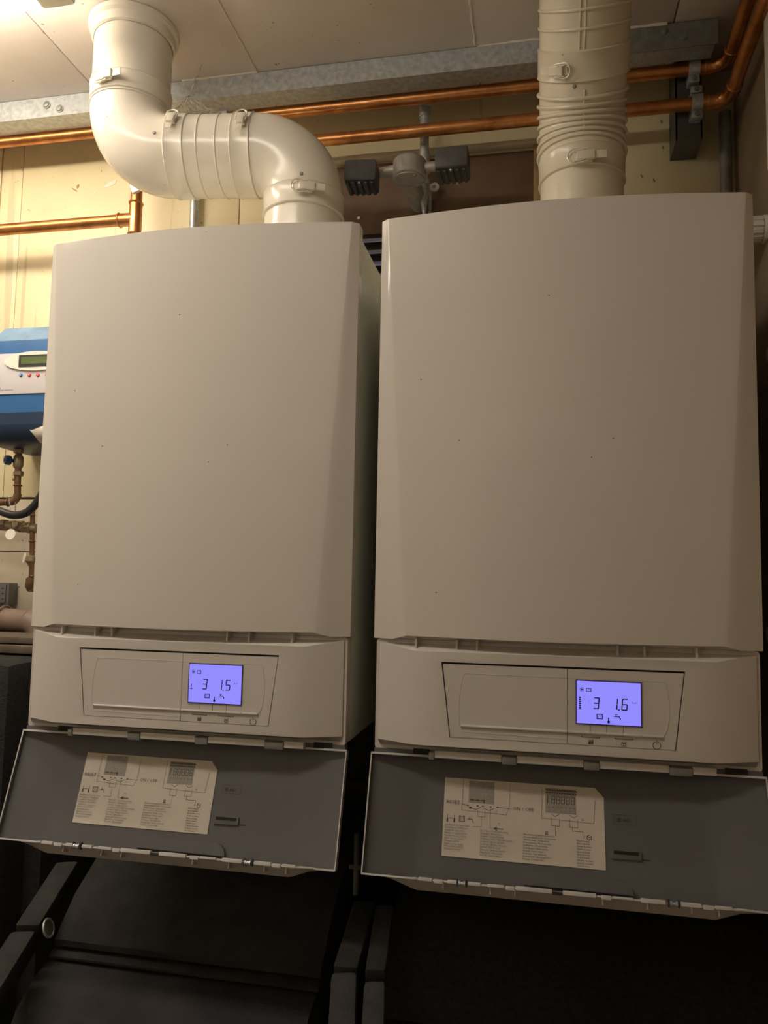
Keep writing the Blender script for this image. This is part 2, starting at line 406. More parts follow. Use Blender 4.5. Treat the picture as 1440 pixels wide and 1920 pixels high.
MB().tube([(1.05, -.09, 2.432)]+[(-.04, -.09, 2.432)]+q+[(-.10, -.09, 2.385)], PR).build('pipe', M['copper'], t, off=t.location)
p = arc((1.103, -.09, 2.432), (0, -.09, 2.432), (1.103, -1, 2.432), .03, 8)
MB().tube([(1.048, -.09, 2.432)]+p+[(1.103, -.14, 2.432)], PR+.0012).build('elbow', M['copper'], t, off=t.location)
MB().tube([(1.103, -.138, 2.432), (1.103, -.22, 2.44), (1.103, -2.29, 2.445)], PR).build('pipe', M['copper'], t, off=t.location)
for c, d in (((1.05, -.09, 2.432), (1, 0, 0)), ((1.103, -.138, 2.432), (0, 1, 0)), ((1.066, -.09, 2.432), (1, 0, 0))):
    MB().torus(c, d, PR+.0008, .0012).build('solder_ring', M['solder'], t, off=t.location)
# tee and branch at left
t = thing('copper_tee_pipe', 'copper tee with branch pipe running left above the left boiler', 'pipe', (-.10, -.09, 2.294))
MB().tube([(-.10, -.09, 2.3855), (-.10, -.09, 1.6)], PR).build('pipe', M['copper'], t, off=t.location)
MB().tube([(-.13, -.09, 2.294), (-1.59, -.09, 2.294)], PR).build('pipe', M['copper'], t, off=t.location)
MB().tube([(-.10, -.09, 2.329), (-.10, -.09, 2.259)], PR+.0014).tube([(-.10, -.09, 2.294), (-.137, -.09, 2.294)], PR+.0014).build('tee_fitting', M['copper'], t, off=t.location)
for c, d in (((-.10, -.09, 2.329), (0, 0, 1)), ((-.10, -.09, 2.259), (0, 0, 1)), ((-.137, -.09, 2.294), (1, 0, 0))):
    MB().torus(c, d, PR+.0014, .0022).build('fitting_ring', M['copper'], t, off=t.location)
# pipe clip at left (behind the flue clamp) and the clips on a bracket at right
def saddle(x, z, label, first=True):
    t = thing('pipe_clip', label, 'clip', (x, -.09, z), 'galvanized clips round the copper pipes')
    b = MB()
    for k in range(15):
        a = math.pi*k/14-math.pi/2
    R0, R1, w_ = PR+.0016, PR+.0046, .010
    poly = [(-R1*math.cos(math.pi*k/12-math.pi/2), R1*math.sin(math.pi*k/12-math.pi/2)) for k in range(13)]+[(-R0*math.cos(math.pi*k/12-math.pi/2), R0*math.sin(math.pi*k/12-math.pi/2)) for k in range(12, -1, -1)]
    b.prism(poly, lambda u, v, sd: (x+(w_ if sd else -w_), -.09+u, z+v))
    b.build('clip_band', M['galv'], t, off=t.location)
    for s in (-1, 1):
        MB().box(x-.010, x+.010, -.098, -.084, z+s*.0245-.007, z+s*.0245+.007, .002).build('clip_tab', M['galv'], t, off=t.location)
        MB().lathe((x, -.098, z+s*.0245), (0, -1, 0), [(0, .005), (.003, .0045), (.0035, .002)], 12).build('screw', M['galvdark'], t, off=t.location)
    b = MB().box(x-.010, x+.010, -.0742, -.0715, z-.028, z+.028); b.build('clip_back', M['galv'], t, off=t.location)
    return t
saddle(1.056-.014, 2.502, 'upper galvanized clip holding the upper copper pipe at right')
saddle(1.060-.014, 2.432, 'lower galvanized clip holding the lower copper pipe at right')
t = thing('strut_bracket', 'steel strut bracket with painted-in shadow on the wall behind the right pipe clips', 'bracket', (1.04, -.03, 2.36))
b = MB(); x0, x1 = 1.012, 1.060
b.box(x0, x0+.003, -.071, -.001, 2.375, 2.545).box(x1-.003, x1, -.071, -.001, 2.375, 2.545).box(x0, x1, -.004, -.001, 2.375, 2.545)
b.box(x0, x0+.013, -.071, -.068, 2.375, 2.545).box(x1-.013, x1, -.071, -.068, 2.375, 2.545).box(x0, x1, -.071, -.001, 2.372, 2.3755)
b.box(x0+.010, x1-.010, -.0705, -.069, 2.376, 2.544)
b.build('strut', M['strut'], t, off=t.location)
t = thing('pipe_clip', 'small galvanized clip on upper copper pipe behind the left flue clamp', 'clip', (.10, -.09, 2.52), 'galvanized clips round the copper pipes')
pc = at(425, 203, -.09)
MB().torus((pc.x, -.09, 2.502), (1, 0, 0), PR+.002, .003).box(pc.x-.010, pc.x+.010, -.112, -.106, 2.50, 2.538, .001).build('clip_band', M['galv'], t, off=t.location)
MB().lathe((pc.x, -.112, 2.524), (0, -1, 0), [(0, .0065), (.004, .006), (.005, .003)], 14).build('screw', M['galv'], t, off=t.location)

# ================================================================== conduits
t = thing('steel_conduit', 'galvanized vertical conduit crossing behind the copper pipes between the boilers', 'conduit', (.535, -.05, 2.3))
cx = at(797, 200, -.05).x
zc_ = at(797, 345, -.05).z; zn_ = at(797, 402, -.05).z
MB().tube([(cx, -.05, 2.504), (cx, -.05, 2.36), (cx, -.05, zc_)], .0095).build('conduit', M['galv'], t, off=t.location)
MB().cyl((cx, -.05, 2.504), (cx, -.05, 2.484), .0125).build('coupler', M['galv'], t, off=t.location)
MB().cyl((cx, -.05, 2.40), (cx, -.05, 2.365), .0125).build('coupler', M['galv'], t, off=t.location)
MB().cyl((cx, -.05, zc_+.008), (cx, -.05, zc_-.004), .0130).build('coupler', M['galv'], t, off=t.location)
MB().cyl((cx, -.05, zc_), (cx+.002, -.05, zn_-.01), .0120, r1=.0025).build('tapered_end', M['galv'], t, off=t.location)
x_ = at(363, 395, -.02).x
solo(MB().tube([(x_, -.017, 2.52), (x_, -.017, 1.7)], .0095), 'steel_conduit', M['galv'], 'thin galvanized conduit rising behind the left boiler under the horizontal flue', 'conduit', (x_, -.017, 1.7))
x_ = 1.112
solo(MB().tube([(x_, -.022, 2.45), (x_, -.022, 1.75)], .0115).cyl((x_, -.022, 2.25), (x_, -.022, 2.225), .0135), 'steel_conduit', M['galvdark'], 'dark conduit down the right corner below the copper elbows', 'conduit', (x_, -.022, 1.75))
# round junction box with two black boxes
BY = -.135
bc = at(768, 317, BY)
t = thing('junction_box', 'round galvanized conduit box hanging between the two black ribbed boxes', 'junction box', (bc.x, BY, bc.z))
R_ = .0325
MB().lathe((bc.x, BY, bc.z+.016), (0, 0, -1), [(-.003, R_-.006), (0, R_-.002), (.003, R_), (.033, R_), (.035, R_+.001), (.037, R_-.002)], 36).build('box_body', M['cast'], t, off=t.location)
MB().lathe((bc.x, BY, bc.z-.0212), (0, 0, -1), [(0, R_-.003), (.002, R_-.003), (.003, R_-.006)], 36).build('lid', M['cast'], t, off=t.location)
MB().lathe((bc.x+.014, BY-.018, bc.z-.0242), (0, 0, -1), [(0, .0035), (.002, .003)], 12).build('screw', M['galvdark'], t, off=t.location)
MB().cyl((bc.x-R_+.004, BY, bc.z), (bc.x-R_-.026, BY+.003, bc.z-.001), .0105, r1=.0095).build('spout', M['cast'], t, off=t.location)
MB().cyl((bc.x+R_-.004, BY, bc.z), (bc.x+R_+.024, BY-.002, bc.z), .0105, r1=.0095).build('spout', M['cast'], t, off=t.location)
MB().cyl((bc.x-.004, BY+R_-.010, bc.z-.006), (bc.x+.000, -.012, bc.z-.012), .0195, r1=.017).build('spout', M['cast'], t, off=t.location)
for k, (px, py, lab, tilt) in enumerate(((679, 332, 'black ribbed plastic box on the left of the round conduit box', .06), (849, 309, 'black ribbed plastic box on the right of the round conduit box', -.02))):
    c = at(px, py, BY-.012); t = thing('connector_box', lab, 'box', c, 'black ribbed boxes on the conduit box')
    hx, hy, hz = .031, .028, .0215
    MB().box(-hx, hx, -hy, hy, -hz, hz, .004).build('box_body', M['blackfront'], t)
    for i in range(5):
        xx = -hx+.007+i*(2*hx-.014)/4
        MB().box(xx-.0032, xx+.0032, -hy+.004, hy-.004, -hz-.004, -hz+.001, .001).build('rib', M['black'], t)
    MB().box(-hx+.002, hx-.002, -hy-.0012, -hy+.001, -hz+.0005, -hz+.004).build('edge_lip', M['black'], t)
    for sx_, sy_ in ((0, -hy+.001), (.006, hy-.004)):
        MB().lathe((sx_, sy_, -hz-.003), (0, 0, -1), [(0, .0028), (.002, .0024)], 10).build('screw', M['galv'], t)
    t.rotation_euler = (0.0, tilt*.4, tilt)
p = at(815, 352, -.022)
t = thing('conduit_clip', 'small round white clip with a screw beside the vertical conduit', 'clip', p)
MB().lathe((0, 0, 0), (0, -1, 0), [(0, .0095), (.004, .0095), (.005, .008)], 18).build('clip_disc', M['white'], t)
MB().lathe((0, -.005, 0), (0, -1, 0), [(0, .0035), (.0015, .003)], 10).build('screw', M['galvdark'], t)
MB().box(-.004, .004, 0.0, .010, -.004, .004).build('clip_stem', M['white'], t)
p = at(806, 372, -.022)
solo(MB().cyl((p.x, -.022, p.z+.03), (p.x, -.022, p.z-.06), .0042), 'thin_rod', M['galv'], 'thin steel rod hanging below the small white clip', 'rod', (p.x, -.022, p.z))

# ================================================================== brown board, timber batten, ledge, louvre
t = thing('brown_board', 'dark brown board fixed to the wall behind the black boxes', 'board', (.54, 0, 2.2))
MB().box(.325, .7445, -.006, -.0005, 2.262, 2.418, .001).build('panel', M['board'], t, off=t.location)
for px, py in ((673, 409),):
    p = at(px, py, -.007); MB().lathe(p, (0, -1, 0), [(0, .004), (.002, .0035)], 12).build('screw', M['galv'], t, off=t.location)
MB().box(.7447, .762, -.016, -.0005, 2.263, 2.424, .001).build('side_batten', M['timber'], t, off=t.location, label='raw timber side batten')
solo(MB().box(.30, .775, -.020, -.0005, 2.425, 2.436, .003), 'wall_ledge', M['wall_low'], 'narrow dusty plaster ledge along the top of the brown board', 'ledge', (.54, 0, 2.43))
t = thing('louvre_vent', 'small louvre vent with slats coloured as if lit by bluish daylight between the two boilers', 'vent', (.42, 0, 2.2))
MB().box(.335, .52, -.003, -.0005, 2.09, 2.262).build('vent_back', M['dark'], t, off=t.location)
for i in range(6):
    z = 2.247-i*.026
    b = MB(); b.obox((.4275, -.009, z), (.092, 0, 0), (0, .006, .006), (0, -.0008, .0008)); b.build('slat', M['slat'], t, off=t.location)

# ================================================================== flues
FR = .0715
def hoop(b, c, d, r, h=.0016, w_=.0022): return b.torus(c, d, r, h, 48, 8)
def latch(parent, c, nrm, dirv, s=1.0, m=None, off=(0, 0, 0), grp=None):
    """toggle latch: base plate, lever and wire loop; dirv = along the band, nrm = outwards"""
    n = Vector(nrm).normalized(); d = Vector(dirv).normalized(); d = (d-n*d.dot(n)).normalized(); w_ = n.cross(d); c = Vector(c)
    b = MB()
    b.obox(c+n*.003, d*.012*s, w_*.007*s, n*.002, .0008)
    b.obox(c+n*.008+d*.004*s, d*.011*s, w_*.0058*s, n*.0035, .0015)
    b.obox(c+n*.007+d*.021*s, d*.008*s, w_*.0048*s, n*.0010, .0006)
    b.obox(c+n*.006+w_*.0066*s-d*.004*s, d*.006*s, w_*.0006*s, n*.005)
    b.obox(c+n*.006-w_*.0066*s-d*.004*s, d*.006*s, w_*.0006*s, n*.005)
    pts = []
    for k in range(17):
        a = math.pi*(.5+k/16); pts.append(c+n*.0075-d*.008*s+d*math.cos(a)*.010*s+w_*math.sin(a)*.0095*s)
    pts = [c+n*.0085+d*.006*s+w_*.0075*s]+pts+[c+n*.0085+d*.006*s-w_*.0075*s]
    b.tube(pts, .0011*s, 8)
    pts = [c+n*.004-d*.009*s+(d*math.cos(a)+w_*math.sin(a))*.0062*s for a in [2*math.pi*k/16 for k in range(17)]]
    b.tube(pts, .0010*s, 8)
    return b.build('latch', m or M['zincwhite'], parent, off=off)
def surf(px, py, paths, r):      # the first point under a pixel that lies at distance r from a pipe's centre line
    d = _f+RGT*((px-720)/F_PX)-UPV*((py-960)/F_PX); d.normalize(); t_ = .8
    while t_ < 2.4:
        p = CAM+d*t_; best = None
        for i in range(len(paths)-1):
            a, b_ = paths[i], paths[i+1]; ab = b_-a
            if ab.length < 1e-9: continue
            k = max(0, min(1, (p-a).dot(ab)/ab.length_squared)); q = a+ab*k; ds = (p-q).length
            if best is None or ds < best[0]: best = (ds, q)
        if best[0] <= r: return p, (p-best[1]).normalized()
        t_ += max(.0004, (best[0]-r)*.5)
    return None
def screw(parent, c, n, off):
    return MB().lathe(c, n, [(-.002, .003), (.0012, .003), (.002, .002)], 12).build('screw', M['galvdark'], parent, off=off)

FX, FY, TX, TY, ZH = .336, -.262, .006, -.306, 2.300
A = Vector((FX, FY, 2.00)); B = Vector((FX, FY, ZH)); C_ = Vector((TX, TY, ZH)); D_ = Vector((TX, TY, CEIL))
RB = .088
t = thing('flue_pipe', 'white S-shaped flue pipe rising from the left boiler to the ceiling', 'flue', (FX, FY, 2.04))
o_ = t.location
e1 = arc(B, A, C_, RB, 18); e2 = arc(C_, B, D_, RB, 18); hd = (C_-B).normalized()
MB().tube([A, e1[0]+Vector((0, 0, -.012))], FR-.0012, 48).build('pipe', M['flue'], t, off=o_)
MB().tube([e1[0]+Vector((0, 0, -.012))]+e1+[e1[-1]+hd*.004], FR, 48).build('elbow', M['flue'], t, off=o_)
MB().tube([e1[-1]+hd*.002, e2[0]-hd*.002], FR, 48).build('pipe', M['flue'], t, off=o_)
MB().tube([e2[0]-hd*.004]+e2+[e2[-1]+Vector((0, 0, .012))], FR, 48).build('elbow', M['flue'], t, off=o_)
MB().tube([e2[-1]+Vector((0, 0, .008)), D_], FR-.001, 48).build('pipe', M['flue'], t, off=o_)
MB().lathe(D_-Vector((0, 0, .03)), (0, 0, 1), [(0, FR), (.002, FR+.004), (.018, FR+.005), (.022, FR+.010), (.0298, FR+.011)], 48, caps=False).build('ceiling_collar', M['flue'], t, off=o_)
def band(par, c, d, w_, r, m, off):
    return MB().lathe(Vector(c)-Vector(d).normalized()*w_/2, d, [(-.0005, r-.004), (0, r+.0012), (.0015, r+.0028), (.004, r+.0016), (w_-.004, r+.0016), (w_-.0015, r+.0028), (w_, r+.0012), (w_+.0005, r-.004)], 56, caps=False).build('clamp_band', m, par, off=off)
zb = e1[0].z-.012
cb = Vector((FX, FY, zb-.004)); bd = band(t, cb, (0, 0, 1), .040, FR, M['flue'], o_)
PATH = [A]+e1+e2+[D_]
p_, n_ = surf(570, 352, PATH, FR+.001); latch(bd, p_, n_, (1, 0, 0), 1.25, off=o_)
c1 = e1[-1]+hd*.018; bd = band(t, c1, hd, .036, FR, M['flue'], o_)
fn = Vector((hd.y, -hd.x, 0)); fn = fn if fn.y < 0 else -fn
nn = (fn*.95+Vector((0, 0, .62))).normalized()
p_, n_ = surf(453, 227, PATH, FR+.001); latch(bd, p_, n_, (0, 0, -1), 1.1, off=o_)
c2 = e2[0]-hd*.020; bd = band(t, c2, hd, .036, FR, M['flue'], o_)
p_, n_ = surf(323, 226, PATH, FR+.001); latch(bd, p_, n_, (0, 0, -1), 1.1, off=o_)
mid = (c1+c2)/2
hoop(MB(), mid-hd*.016, hd, FR).build('swage_ring', M['flue'], t, off=o_)
hoop(MB(), mid+hd*.018, hd, FR).build('swage_ring', M['flue'], t, off=o_)
c3 = e2[-1]+Vector((0, 0, .024)); bd = band(t, c3, (0, 0, 1), .036, FR, M['flue'], o_)
p_, n_ = surf(198, 145, PATH, FR+.001); latch(bd, p_, n_, (1, 0, 0), 1.3, off=o_)
for q_ in ((289, 249), (565, 326)):
    p_, n_ = surf(*q_, PATH, FR); screw(t, p_, n_, o_)
hoop(MB(), e2[-1]+Vector((0, 0, .003)), (0, 0, 1), FR, .002).build('swage_ring', M['flue'], t, off=o_)

p = at(256, 352, -.145)
t2 = thing('plastic_tag', 'small pale tag on the copper pipe just under the left flue elbow', 'tag', p)
MB().box(-.012, .012, -.004, .004, -.010, .012, .003).build('tag_body', M['galv'], t2); t2.rotation_euler = (0, -.35, 0)
# right flue: upright, a seven-ring adjustable bend, then leaning towards the viewer
XR, YR = .827, -.262
t = thing('flue_pipe', 'cream flue pipe with ribbed bend rising from the right boiler', 'flue', (XR, YR, 2.04)); o_ = t.location
zk = 2.305; lean = Vector((0, -math.sin(math.radians(42)), math.cos(math.radians(42))))
K = Vector((XR, YR, zk)); E_ = K+lean*((CEIL-zk)/lean.z)
br = .13; el = arc(K, (XR, YR, 2), E_, br, 24)
MB().tube([(XR, YR, 2.0), (XR, YR, el[0].z-.03)], FR-.003, 48).build('pipe', M['flue_old'], t, off=o_)
MB().tube([(XR, YR, el[0].z-.034)]+el+[el[-1]+lean*.05], FR-.001, 48).build('elbow', M['flue_old'], t, off=o_)
MB().tube([el[-1]+lean*.045, E_+lean*.0], FR-.001, 48).build('pipe', M['flue_old'], t, off=o_)
nr = 7
for i in range(nr):
    k = i/(nr-1); idx = k*(len(el)-1); a = int(min(idx, len(el)-2)); fr = idx-a
    p = el[a].lerp(el[a+1], fr); d = (el[a+1]-el[a]).normalized()
    p = p+d*(-.004+.008*k)
    hoop(MB(), p, d, FR+.0006, .0030).build('rib_ring', M['flue_old'], t, off=o_)
cb = Vector((XR, YR, el[0].z-.036)); bd = band(t, cb, (0, 0, 1), .040, FR-.002, M['flue_old'], o_)
PATH = [Vector((XR, YR, 2.0))]+el+[E_]
p_, n_ = surf(1092, 296, PATH, FR); latch(bd, p_, n_, (1, 0, 0), 1.3, off=o_)
cb = el[-1]+lean*.050; bd = band(t, cb, lean, .044, FR, M['flue_old'], o_)
ln = Vector((0, -lean.z, lean.y))
p_, n_ = surf(1052, 131, PATH, FR+.001); latch(bd, p_, n_, (-1, 0, 0), 1.12, off=o_)
p_, n_ = surf(1077, 162, PATH, FR-.001); screw(t, p_, n_, o_)
for dx in (-.010, -.002):
    sd = [el[-1]+lean*.074+ln*(FR-.0008)+Vector((dx, 0, 0)), E_+ln*(FR-.0008)+Vector((dx, 0, 0))]
    MB().tube(sd, .0012, 8).build('seam', M['flue_old'], t, off=o_)
sp_ = []
for i_ in range(len(el)):
    d_ = (el[min(i_+1, len(el)-1)]-el[max(i_-1, 0)]).normalized(); sp_.append(el[i_]+Vector((.006, -d_.z, d_.y))*1.0*(FR-.0008)+Vector((0, 0, 0)))
sp_.append(sp_[-1]+lean*.016)
MB().tube(sp_, .0016, 8).build('seam', M['flue_old'], t, off=o_)
for dd in (.10, .125, .15):
    hoop(MB(), el[-1]+lean*dd, lean, FR-.0006, .0024).build('rib_ring', M['flue_old'], t, off=o_)
MB().lathe(E_-lean*.02, lean, [(0, FR), (.003, FR+.006), (.019, FR+.008)], 48, caps=False).build('ceiling_collar', M['flue_old'], t, off=o_)

# dusty cobweb over the left flue clamp
rnd = random.Random(3); b = MB()
base = at(330, 205, -.34); top = at(378, 122, -.30)
def strand(a, c, sag, r=.0006, n=10):
    a, c = Vector(a), Vector(c); pts = []
    for k in range(n+1):
        q = a.lerp(c, k/n); q.z -= sag*math.sin(math.pi*k/n); q += Vector((rnd.uniform(-1, 1), rnd.uniform(-1, 1), rnd.uniform(-1, 1)))*.0015; pts.append(q)
    b.tube(pts, [r*.85*rnd.uniform(.5, 1.6) for _ in pts], 5)
strand(at(328, 203, -.36), at(356, 178, -.33), .002, .0011); strand(at(356, 178, -.33), at(366, 150, -.32), -.002, .0012); strand(at(366, 150, -.32), at(379, 122, -.30), .003, .0007)
for a_, c_ in (((352, 180), (395, 210)), ((356, 178), (385, 211)), ((350, 184), (376, 212)), ((343, 190), (408, 209)), ((360, 172), (330, 205)), ((356, 178), (402, 206)), ((340, 196), (365, 212))):
    strand(at(*a_, -.33), at(*c_, -.33), .006, .0007)
for _ in range(22):
    x0 = rnd.uniform(332, 378); strand(at(x0, rnd.uniform(185, 205), -.33), at(x0+rnd.uniform(15, 45), 211, -.33), .004, .0005)
o = solo(b, 'cobweb', M['web'], 'dusty grey cobweb hanging beside the left flue above its horizontal run', 'cobweb', base); o['kind'] = 'stuff'

# ================================================================== boilers
BW, HF, HC0, HC1 = .5, .150, .1525, .750
def plan(x, e, ye, yb):     # front depth of the cover at x: flat chamfer of width e and depth ye, then an arc to yb
    x = min(x, BW-x)
    if x <= e: return ye*x/e if e > 0 else 0
    k = (x-e)/(BW/2-e); return ye+(yb-ye)*math.sin(k*math.pi/2)**1.0*(1.0) if k <= 1 else yb
SEG7 = {'3': 'abgcd', '1': 'bc', '5': 'afgcd', '6': 'afgedc'}
def digit(mb, ch, x, z, w_, h, th, P):
    sl = .08
    def q(a, c_, d_, e):
        pts = []
        for u, v in ((a, c_), (d_, c_), (d_, e), (a, e)): pts.append(P(x+u+sl*v, z+v))
        mb.add(pts, [(0, 1, 2, 3)])
    g = th*.18; hh = h/2
    for s in SEG7[ch]:
        if s == 'a': q(th*.5, h-th, w_-th*.5, h)
        if s == 'd': q(th*.5, 0, w_-th*.5, th)
        if s == 'g': q(th*.5, hh-th/2, w_-th*.5, hh+th/2)
        if s == 'b': q(w_-th, hh+g, w_, h-th*.4)
        if s == 'c': q(w_-th, th*.4, w_, hh-g)
        if s == 'f': q(0, hh+g, th, h-th*.4)
        if s == 'e': q(0, th*.4, th, hh-g)

COLS = [
 ['Instelling van de temperatuur', 'Einstellung der Temperatur', 'Setting the temperature', 'Réglage des températures', 'Regolazione temperatura', 'Ajuste de temperatura', 'Nastavení teploty', 'Regulacja temperatury', 'Hőmérséklet beállítása', 'Nastavenie teploty'],
 ['Bevestigen / Toetsvergrendeling', 'Bestätigen / Tastensperre', 'Confirm / Locking the keys', 'Confirmer / Verrouillage des touches', 'Conferma / Blocco dei tasti', 'Confirmar / Bloqueo de teclas', 'Potvrdit / Zámek kláves', 'Zatwierdź / Blokada klawiszy', 'Megerősítés / Billentyűzár', 'Potvrdiť / Zámok kláves'],
 ['Schoorsteenvegerstand / Servicestand', 'Schornsteinfegerbetrieb / Servicemodus', 'Chimney sweep / Service mode', 'Mode ramoneur / Mode entretien', 'Spazzacamino / Modo servizio', 'Deshollinador / Modo servicio', 'Kominík / Servisní režim', 'Kominiarz / Tryb serwisowy', 'Kéményseprő / Szerviz üzemmód', 'Kominár / Servisný režim'],
 ['Menu toegang', 'Menü aufrufen', 'Access the menu', 'Ouvrir le menu', 'Aprire il menu', 'Abrir el menú', 'Otevřít menu', 'Wejście do menu', 'Belépés a menübe', 'Otvoriť menu']]
def segtext(b, s, x, z, w_, h, th, gap, P):
    pass
def make_boiler(loc, label, flue_side, reading, bars, radiator):
    t = thing('wall_boiler', label, 'boiler', loc, 'wall boilers side by side')
    # body casing with a shallow side recess line
    b = MB(); b.box(.004, .496, .024, .488, .004, .742, .003); b.build('casing', M['casing'], t)
    MB().box(.0068, .4932, .0195, .0245, .002, .7425).build('seal_strip', M['dark'], t)
    MB().lathe((.30, .31 if flue_side else .31, .742), (0, 0, 1), [(0, .086), (.004, .086), (.006, .08)], 40, caps=True).build('flue_collar', M['black'], t)
    # front cover
    NZ, NX = 14, 30; e0, e1_ = .046, .010
    rows = []
    xs_ = None
    def cut(x, e):
        xx = min(x, BW-x)
        if xx < e*.62: return 0
        if xx < e*1.05: return .0055*(xx-e*.62)/(e*.43)
        k = (xx-e)/(BW/2-e); return .0055-.0015*math.sin(k*math.pi/2)
    R_in = []
    for i in range(NZ+1):
        k = i/NZ; z = HC0+(HC1-HC0)*k; e = e0+(e1_-e0)*k; ye = -.0165+(.0085)*k; yb = -.0285
        xs = [0, e*.3, e*.62, e*.98, e*1.05]+[e*1.05+(BW-2.1*e)*j/NX for j in range(1, NX)]+[BW-e*1.05, BW-e*.98, BW-e*.62, BW-e*.3, BW]
        row = [(0.0, .020, z)]+[(x, plan(x, e, ye, yb), z+(cut(x, e) if i == 0 else 0)) for x in xs]+[(BW, .020, z)]
        rows.append([Vector(p) for p in row])
    n = len(rows[0]); vs = [p for r in rows for p in r]
    fs = [(i*n+j, i*n+j+1, (i+1)*n+j+1, (i+1)*n+j) for i in range(NZ) for j in range(n-1)]
    b = MB(); b.add(vs, fs, True)
    # top and underside returns, 20 mm back
    for ri, zz in ((NZ, 0), (0, 0)):
        r = rows[ri]; bk = [Vector((min(max(p.x, .003), BW-.003), .020, p.z)) for p in r]
        b.add(r+bk, [(j, j+1, n+j+1, n+j) for j in range(n-1)])
    b.build('front_cover', M['boiler'], t)
    # recess with ribs beneath the cover
    MB().box(.012, .488, .000, .019, .120, .152).build('recess_back', M['fascia'], t)
    for rx in (.061, .116, .143, .323, .356, .419):
        MB().box(rx-.0012, rx+.0012, -.014, .000, .136, .1545).build('recess_rib', M['fascia'], t)
    MB().box(.03, .47, .0, .012, .1525, .157).build('cover_lip', M['fascia'], t)
    # fascia: flange + raised front with a trapezoid opening
    def rr(x0, x1, z0, z1, r):
        out = []
        for cx_, cz_, a0 in ((x1-r, z1-r, 0), (x0+r, z1-r, 90), (x0+r, z0+r, 180), (x1-r, z0+r, 270)):
            for k in range(5):
                a = math.radians(a0+22.5*k); out.append((cx_+r*math.cos(a), cz_+r*math.sin(a)))
        return out
    YF = -.0205
    b = MB(); b.prism(rr(.004, .496, .004, .1515, .004), lambda u, v, s: (u, .019 if s else .0005, v)); b.build('fascia_flange', M['fascia'], t)
    outer = rr(.0065, .4935, .0095, .1505, .010)
    # front face outline (main plane) with curved top
    T = [(.4395, .1385), (.36, .1380), (.25, .1375), (.14, .1380), (.0605, .1385)]
    face = [(.0605, .0150), (.4395, .0150)]
    b = MB()
    o4 = {'bl': (.0605, .0155), 'br': (.4395, .0155), 'tl': (.0605, .1385), 'tr': (.4395, .1385)}
    H = {'bl': (.1085, .0275), 'br': (.3915, .0275), 'tl': (.0965, .1255), 'tr': (.4035, .1255)}
    def V3(p, y): return Vector((p[0], y, p[1]))
    ks = ['bl', 'br', 'tr', 'tl']
    ring_o = [V3(o4[k], YF) for k in ks]; ring_h = [V3(H[k], YF) for k in ks]; ring_b = [V3(H[k], YF+.006) for k in ks]
    for i in range(4):
        j = (i+1) % 4
        b.add([ring_o[i], ring_o[j], ring_h[j], ring_h[i]], [(0, 1, 2, 3)])
        b.add([ring_h[i], ring_h[j], ring_b[j], ring_b[i]], [(0, 1, 2, 3)])
    b.add(ring_b, [(0, 1, 2, 3)])
    # sloping sides to the flange
    Lo = [(.0085, .0165), (.0085, .147)]; Ro = [(.4915, .0165), (.4915, .147)]
    y0 = -.0015
    b.add([V3(Lo[0], y0), V3(o4['bl'], YF), V3(o4['tl'], YF), V3(Lo[1], y0)], [(0, 1, 2, 3)])
    b.add([V3(Ro[0], y0), V3(o4['br'], YF), V3(o4['tr'], YF), V3(Ro[1], y0)], [(3, 2, 1, 0)])
    b.add([V3(Lo[0], y0), V3(o4['bl'], YF), V3(o4['br'], YF), V3(Ro[0], y0), V3((.488, .0095), y0), V3((.012, .0095), y0)], [(0, 5, 4, 3, 2, 1)])
    b.add([V3(Lo[1], y0), V3(o4['tl'], YF), V3(o4['tr'], YF), V3(Ro[1], y0), V3((.488, .1495), .004), V3((.012, .1495), .004)], [(0, 1, 2, 3, 4, 5)])
    # skirt back to the flange
    out = [(.012, .0095), (.488, .0095), (.4915, .0165), (.4915, .147), (.488, .1495), (.012, .1495), (.0085, .147), (.0085, .0165)]
    b.prism(out, lambda u, v, s: (u, .004 if s else y0+.0002, v))
    # rolled top edge
    b.tube([(.0605, YF+.0012, .1380), (.4395, YF+.0012, .1380)], .0013, 8)
    b.build('fascia', M['fascia'], t)
    # dark gap plate, then the two inset plates
    MB().add([V3(H['bl'], YF+.0045), V3(H['br'], YF+.0045), V3(H['tr'], YF+.0045), V3(H['tl'], YF+.0045)], [(0, 1, 2, 3)]).build('recess_gap', M['dark'], t)
    def plate(x0b, x0t, x1b, x1t, z0, z1, y=YF+.0006):
        return MB().prism([(x0b, z0), (x1b, z0), (x1t, z1), (x0t, z1)], lambda u, v, s: (u, YF+.0046 if s else y, v))
    dr = plate(.1095, .0985, .2595, .2595, .0282, .1228).build('blank_door', M['fascia'], t)
    dm = plate(.2602, .2602, .3902, .4018, .0282, .1228).build('display_module', M['fascia'], t)
    # embossed outline, half on each plate
    yo = YF+.0006
    l1 = [(.2590, yo, .1115), (.127, yo, .1115), (.1245, yo, .105), (.121, yo, .085), (.1195, yo, .065), (.121, yo, .045), (.124, yo, .036), (.2590, yo, .034)]
    MB().tube(l1, .00045, 6).build('embossed_outline', M['fascia'], dr)
    l2 = [(.2607, yo, .1115), (.379, yo, .1115), (.3815, yo, .102), (.3835, yo, .085), (.3835, yo, .068), (.381, yo, .052), (.3765, yo, .0445)]
    MB().tube(l2, .00045, 6).build('embossed_outline', M['fascia'], dm)
    def ridge(x0, x1, par, nm):
        b = MB(); P = []
        for k in range(9):
            a = math.pi*k/8; P.append((-.0026*math.sin(a), .0020*math.cos(a)))
        b.prism(P, lambda u, v, s: (x1 if s else x0, YF+.0008+u, .0432+v), True)
        return b.build(nm, M['rim'], par)
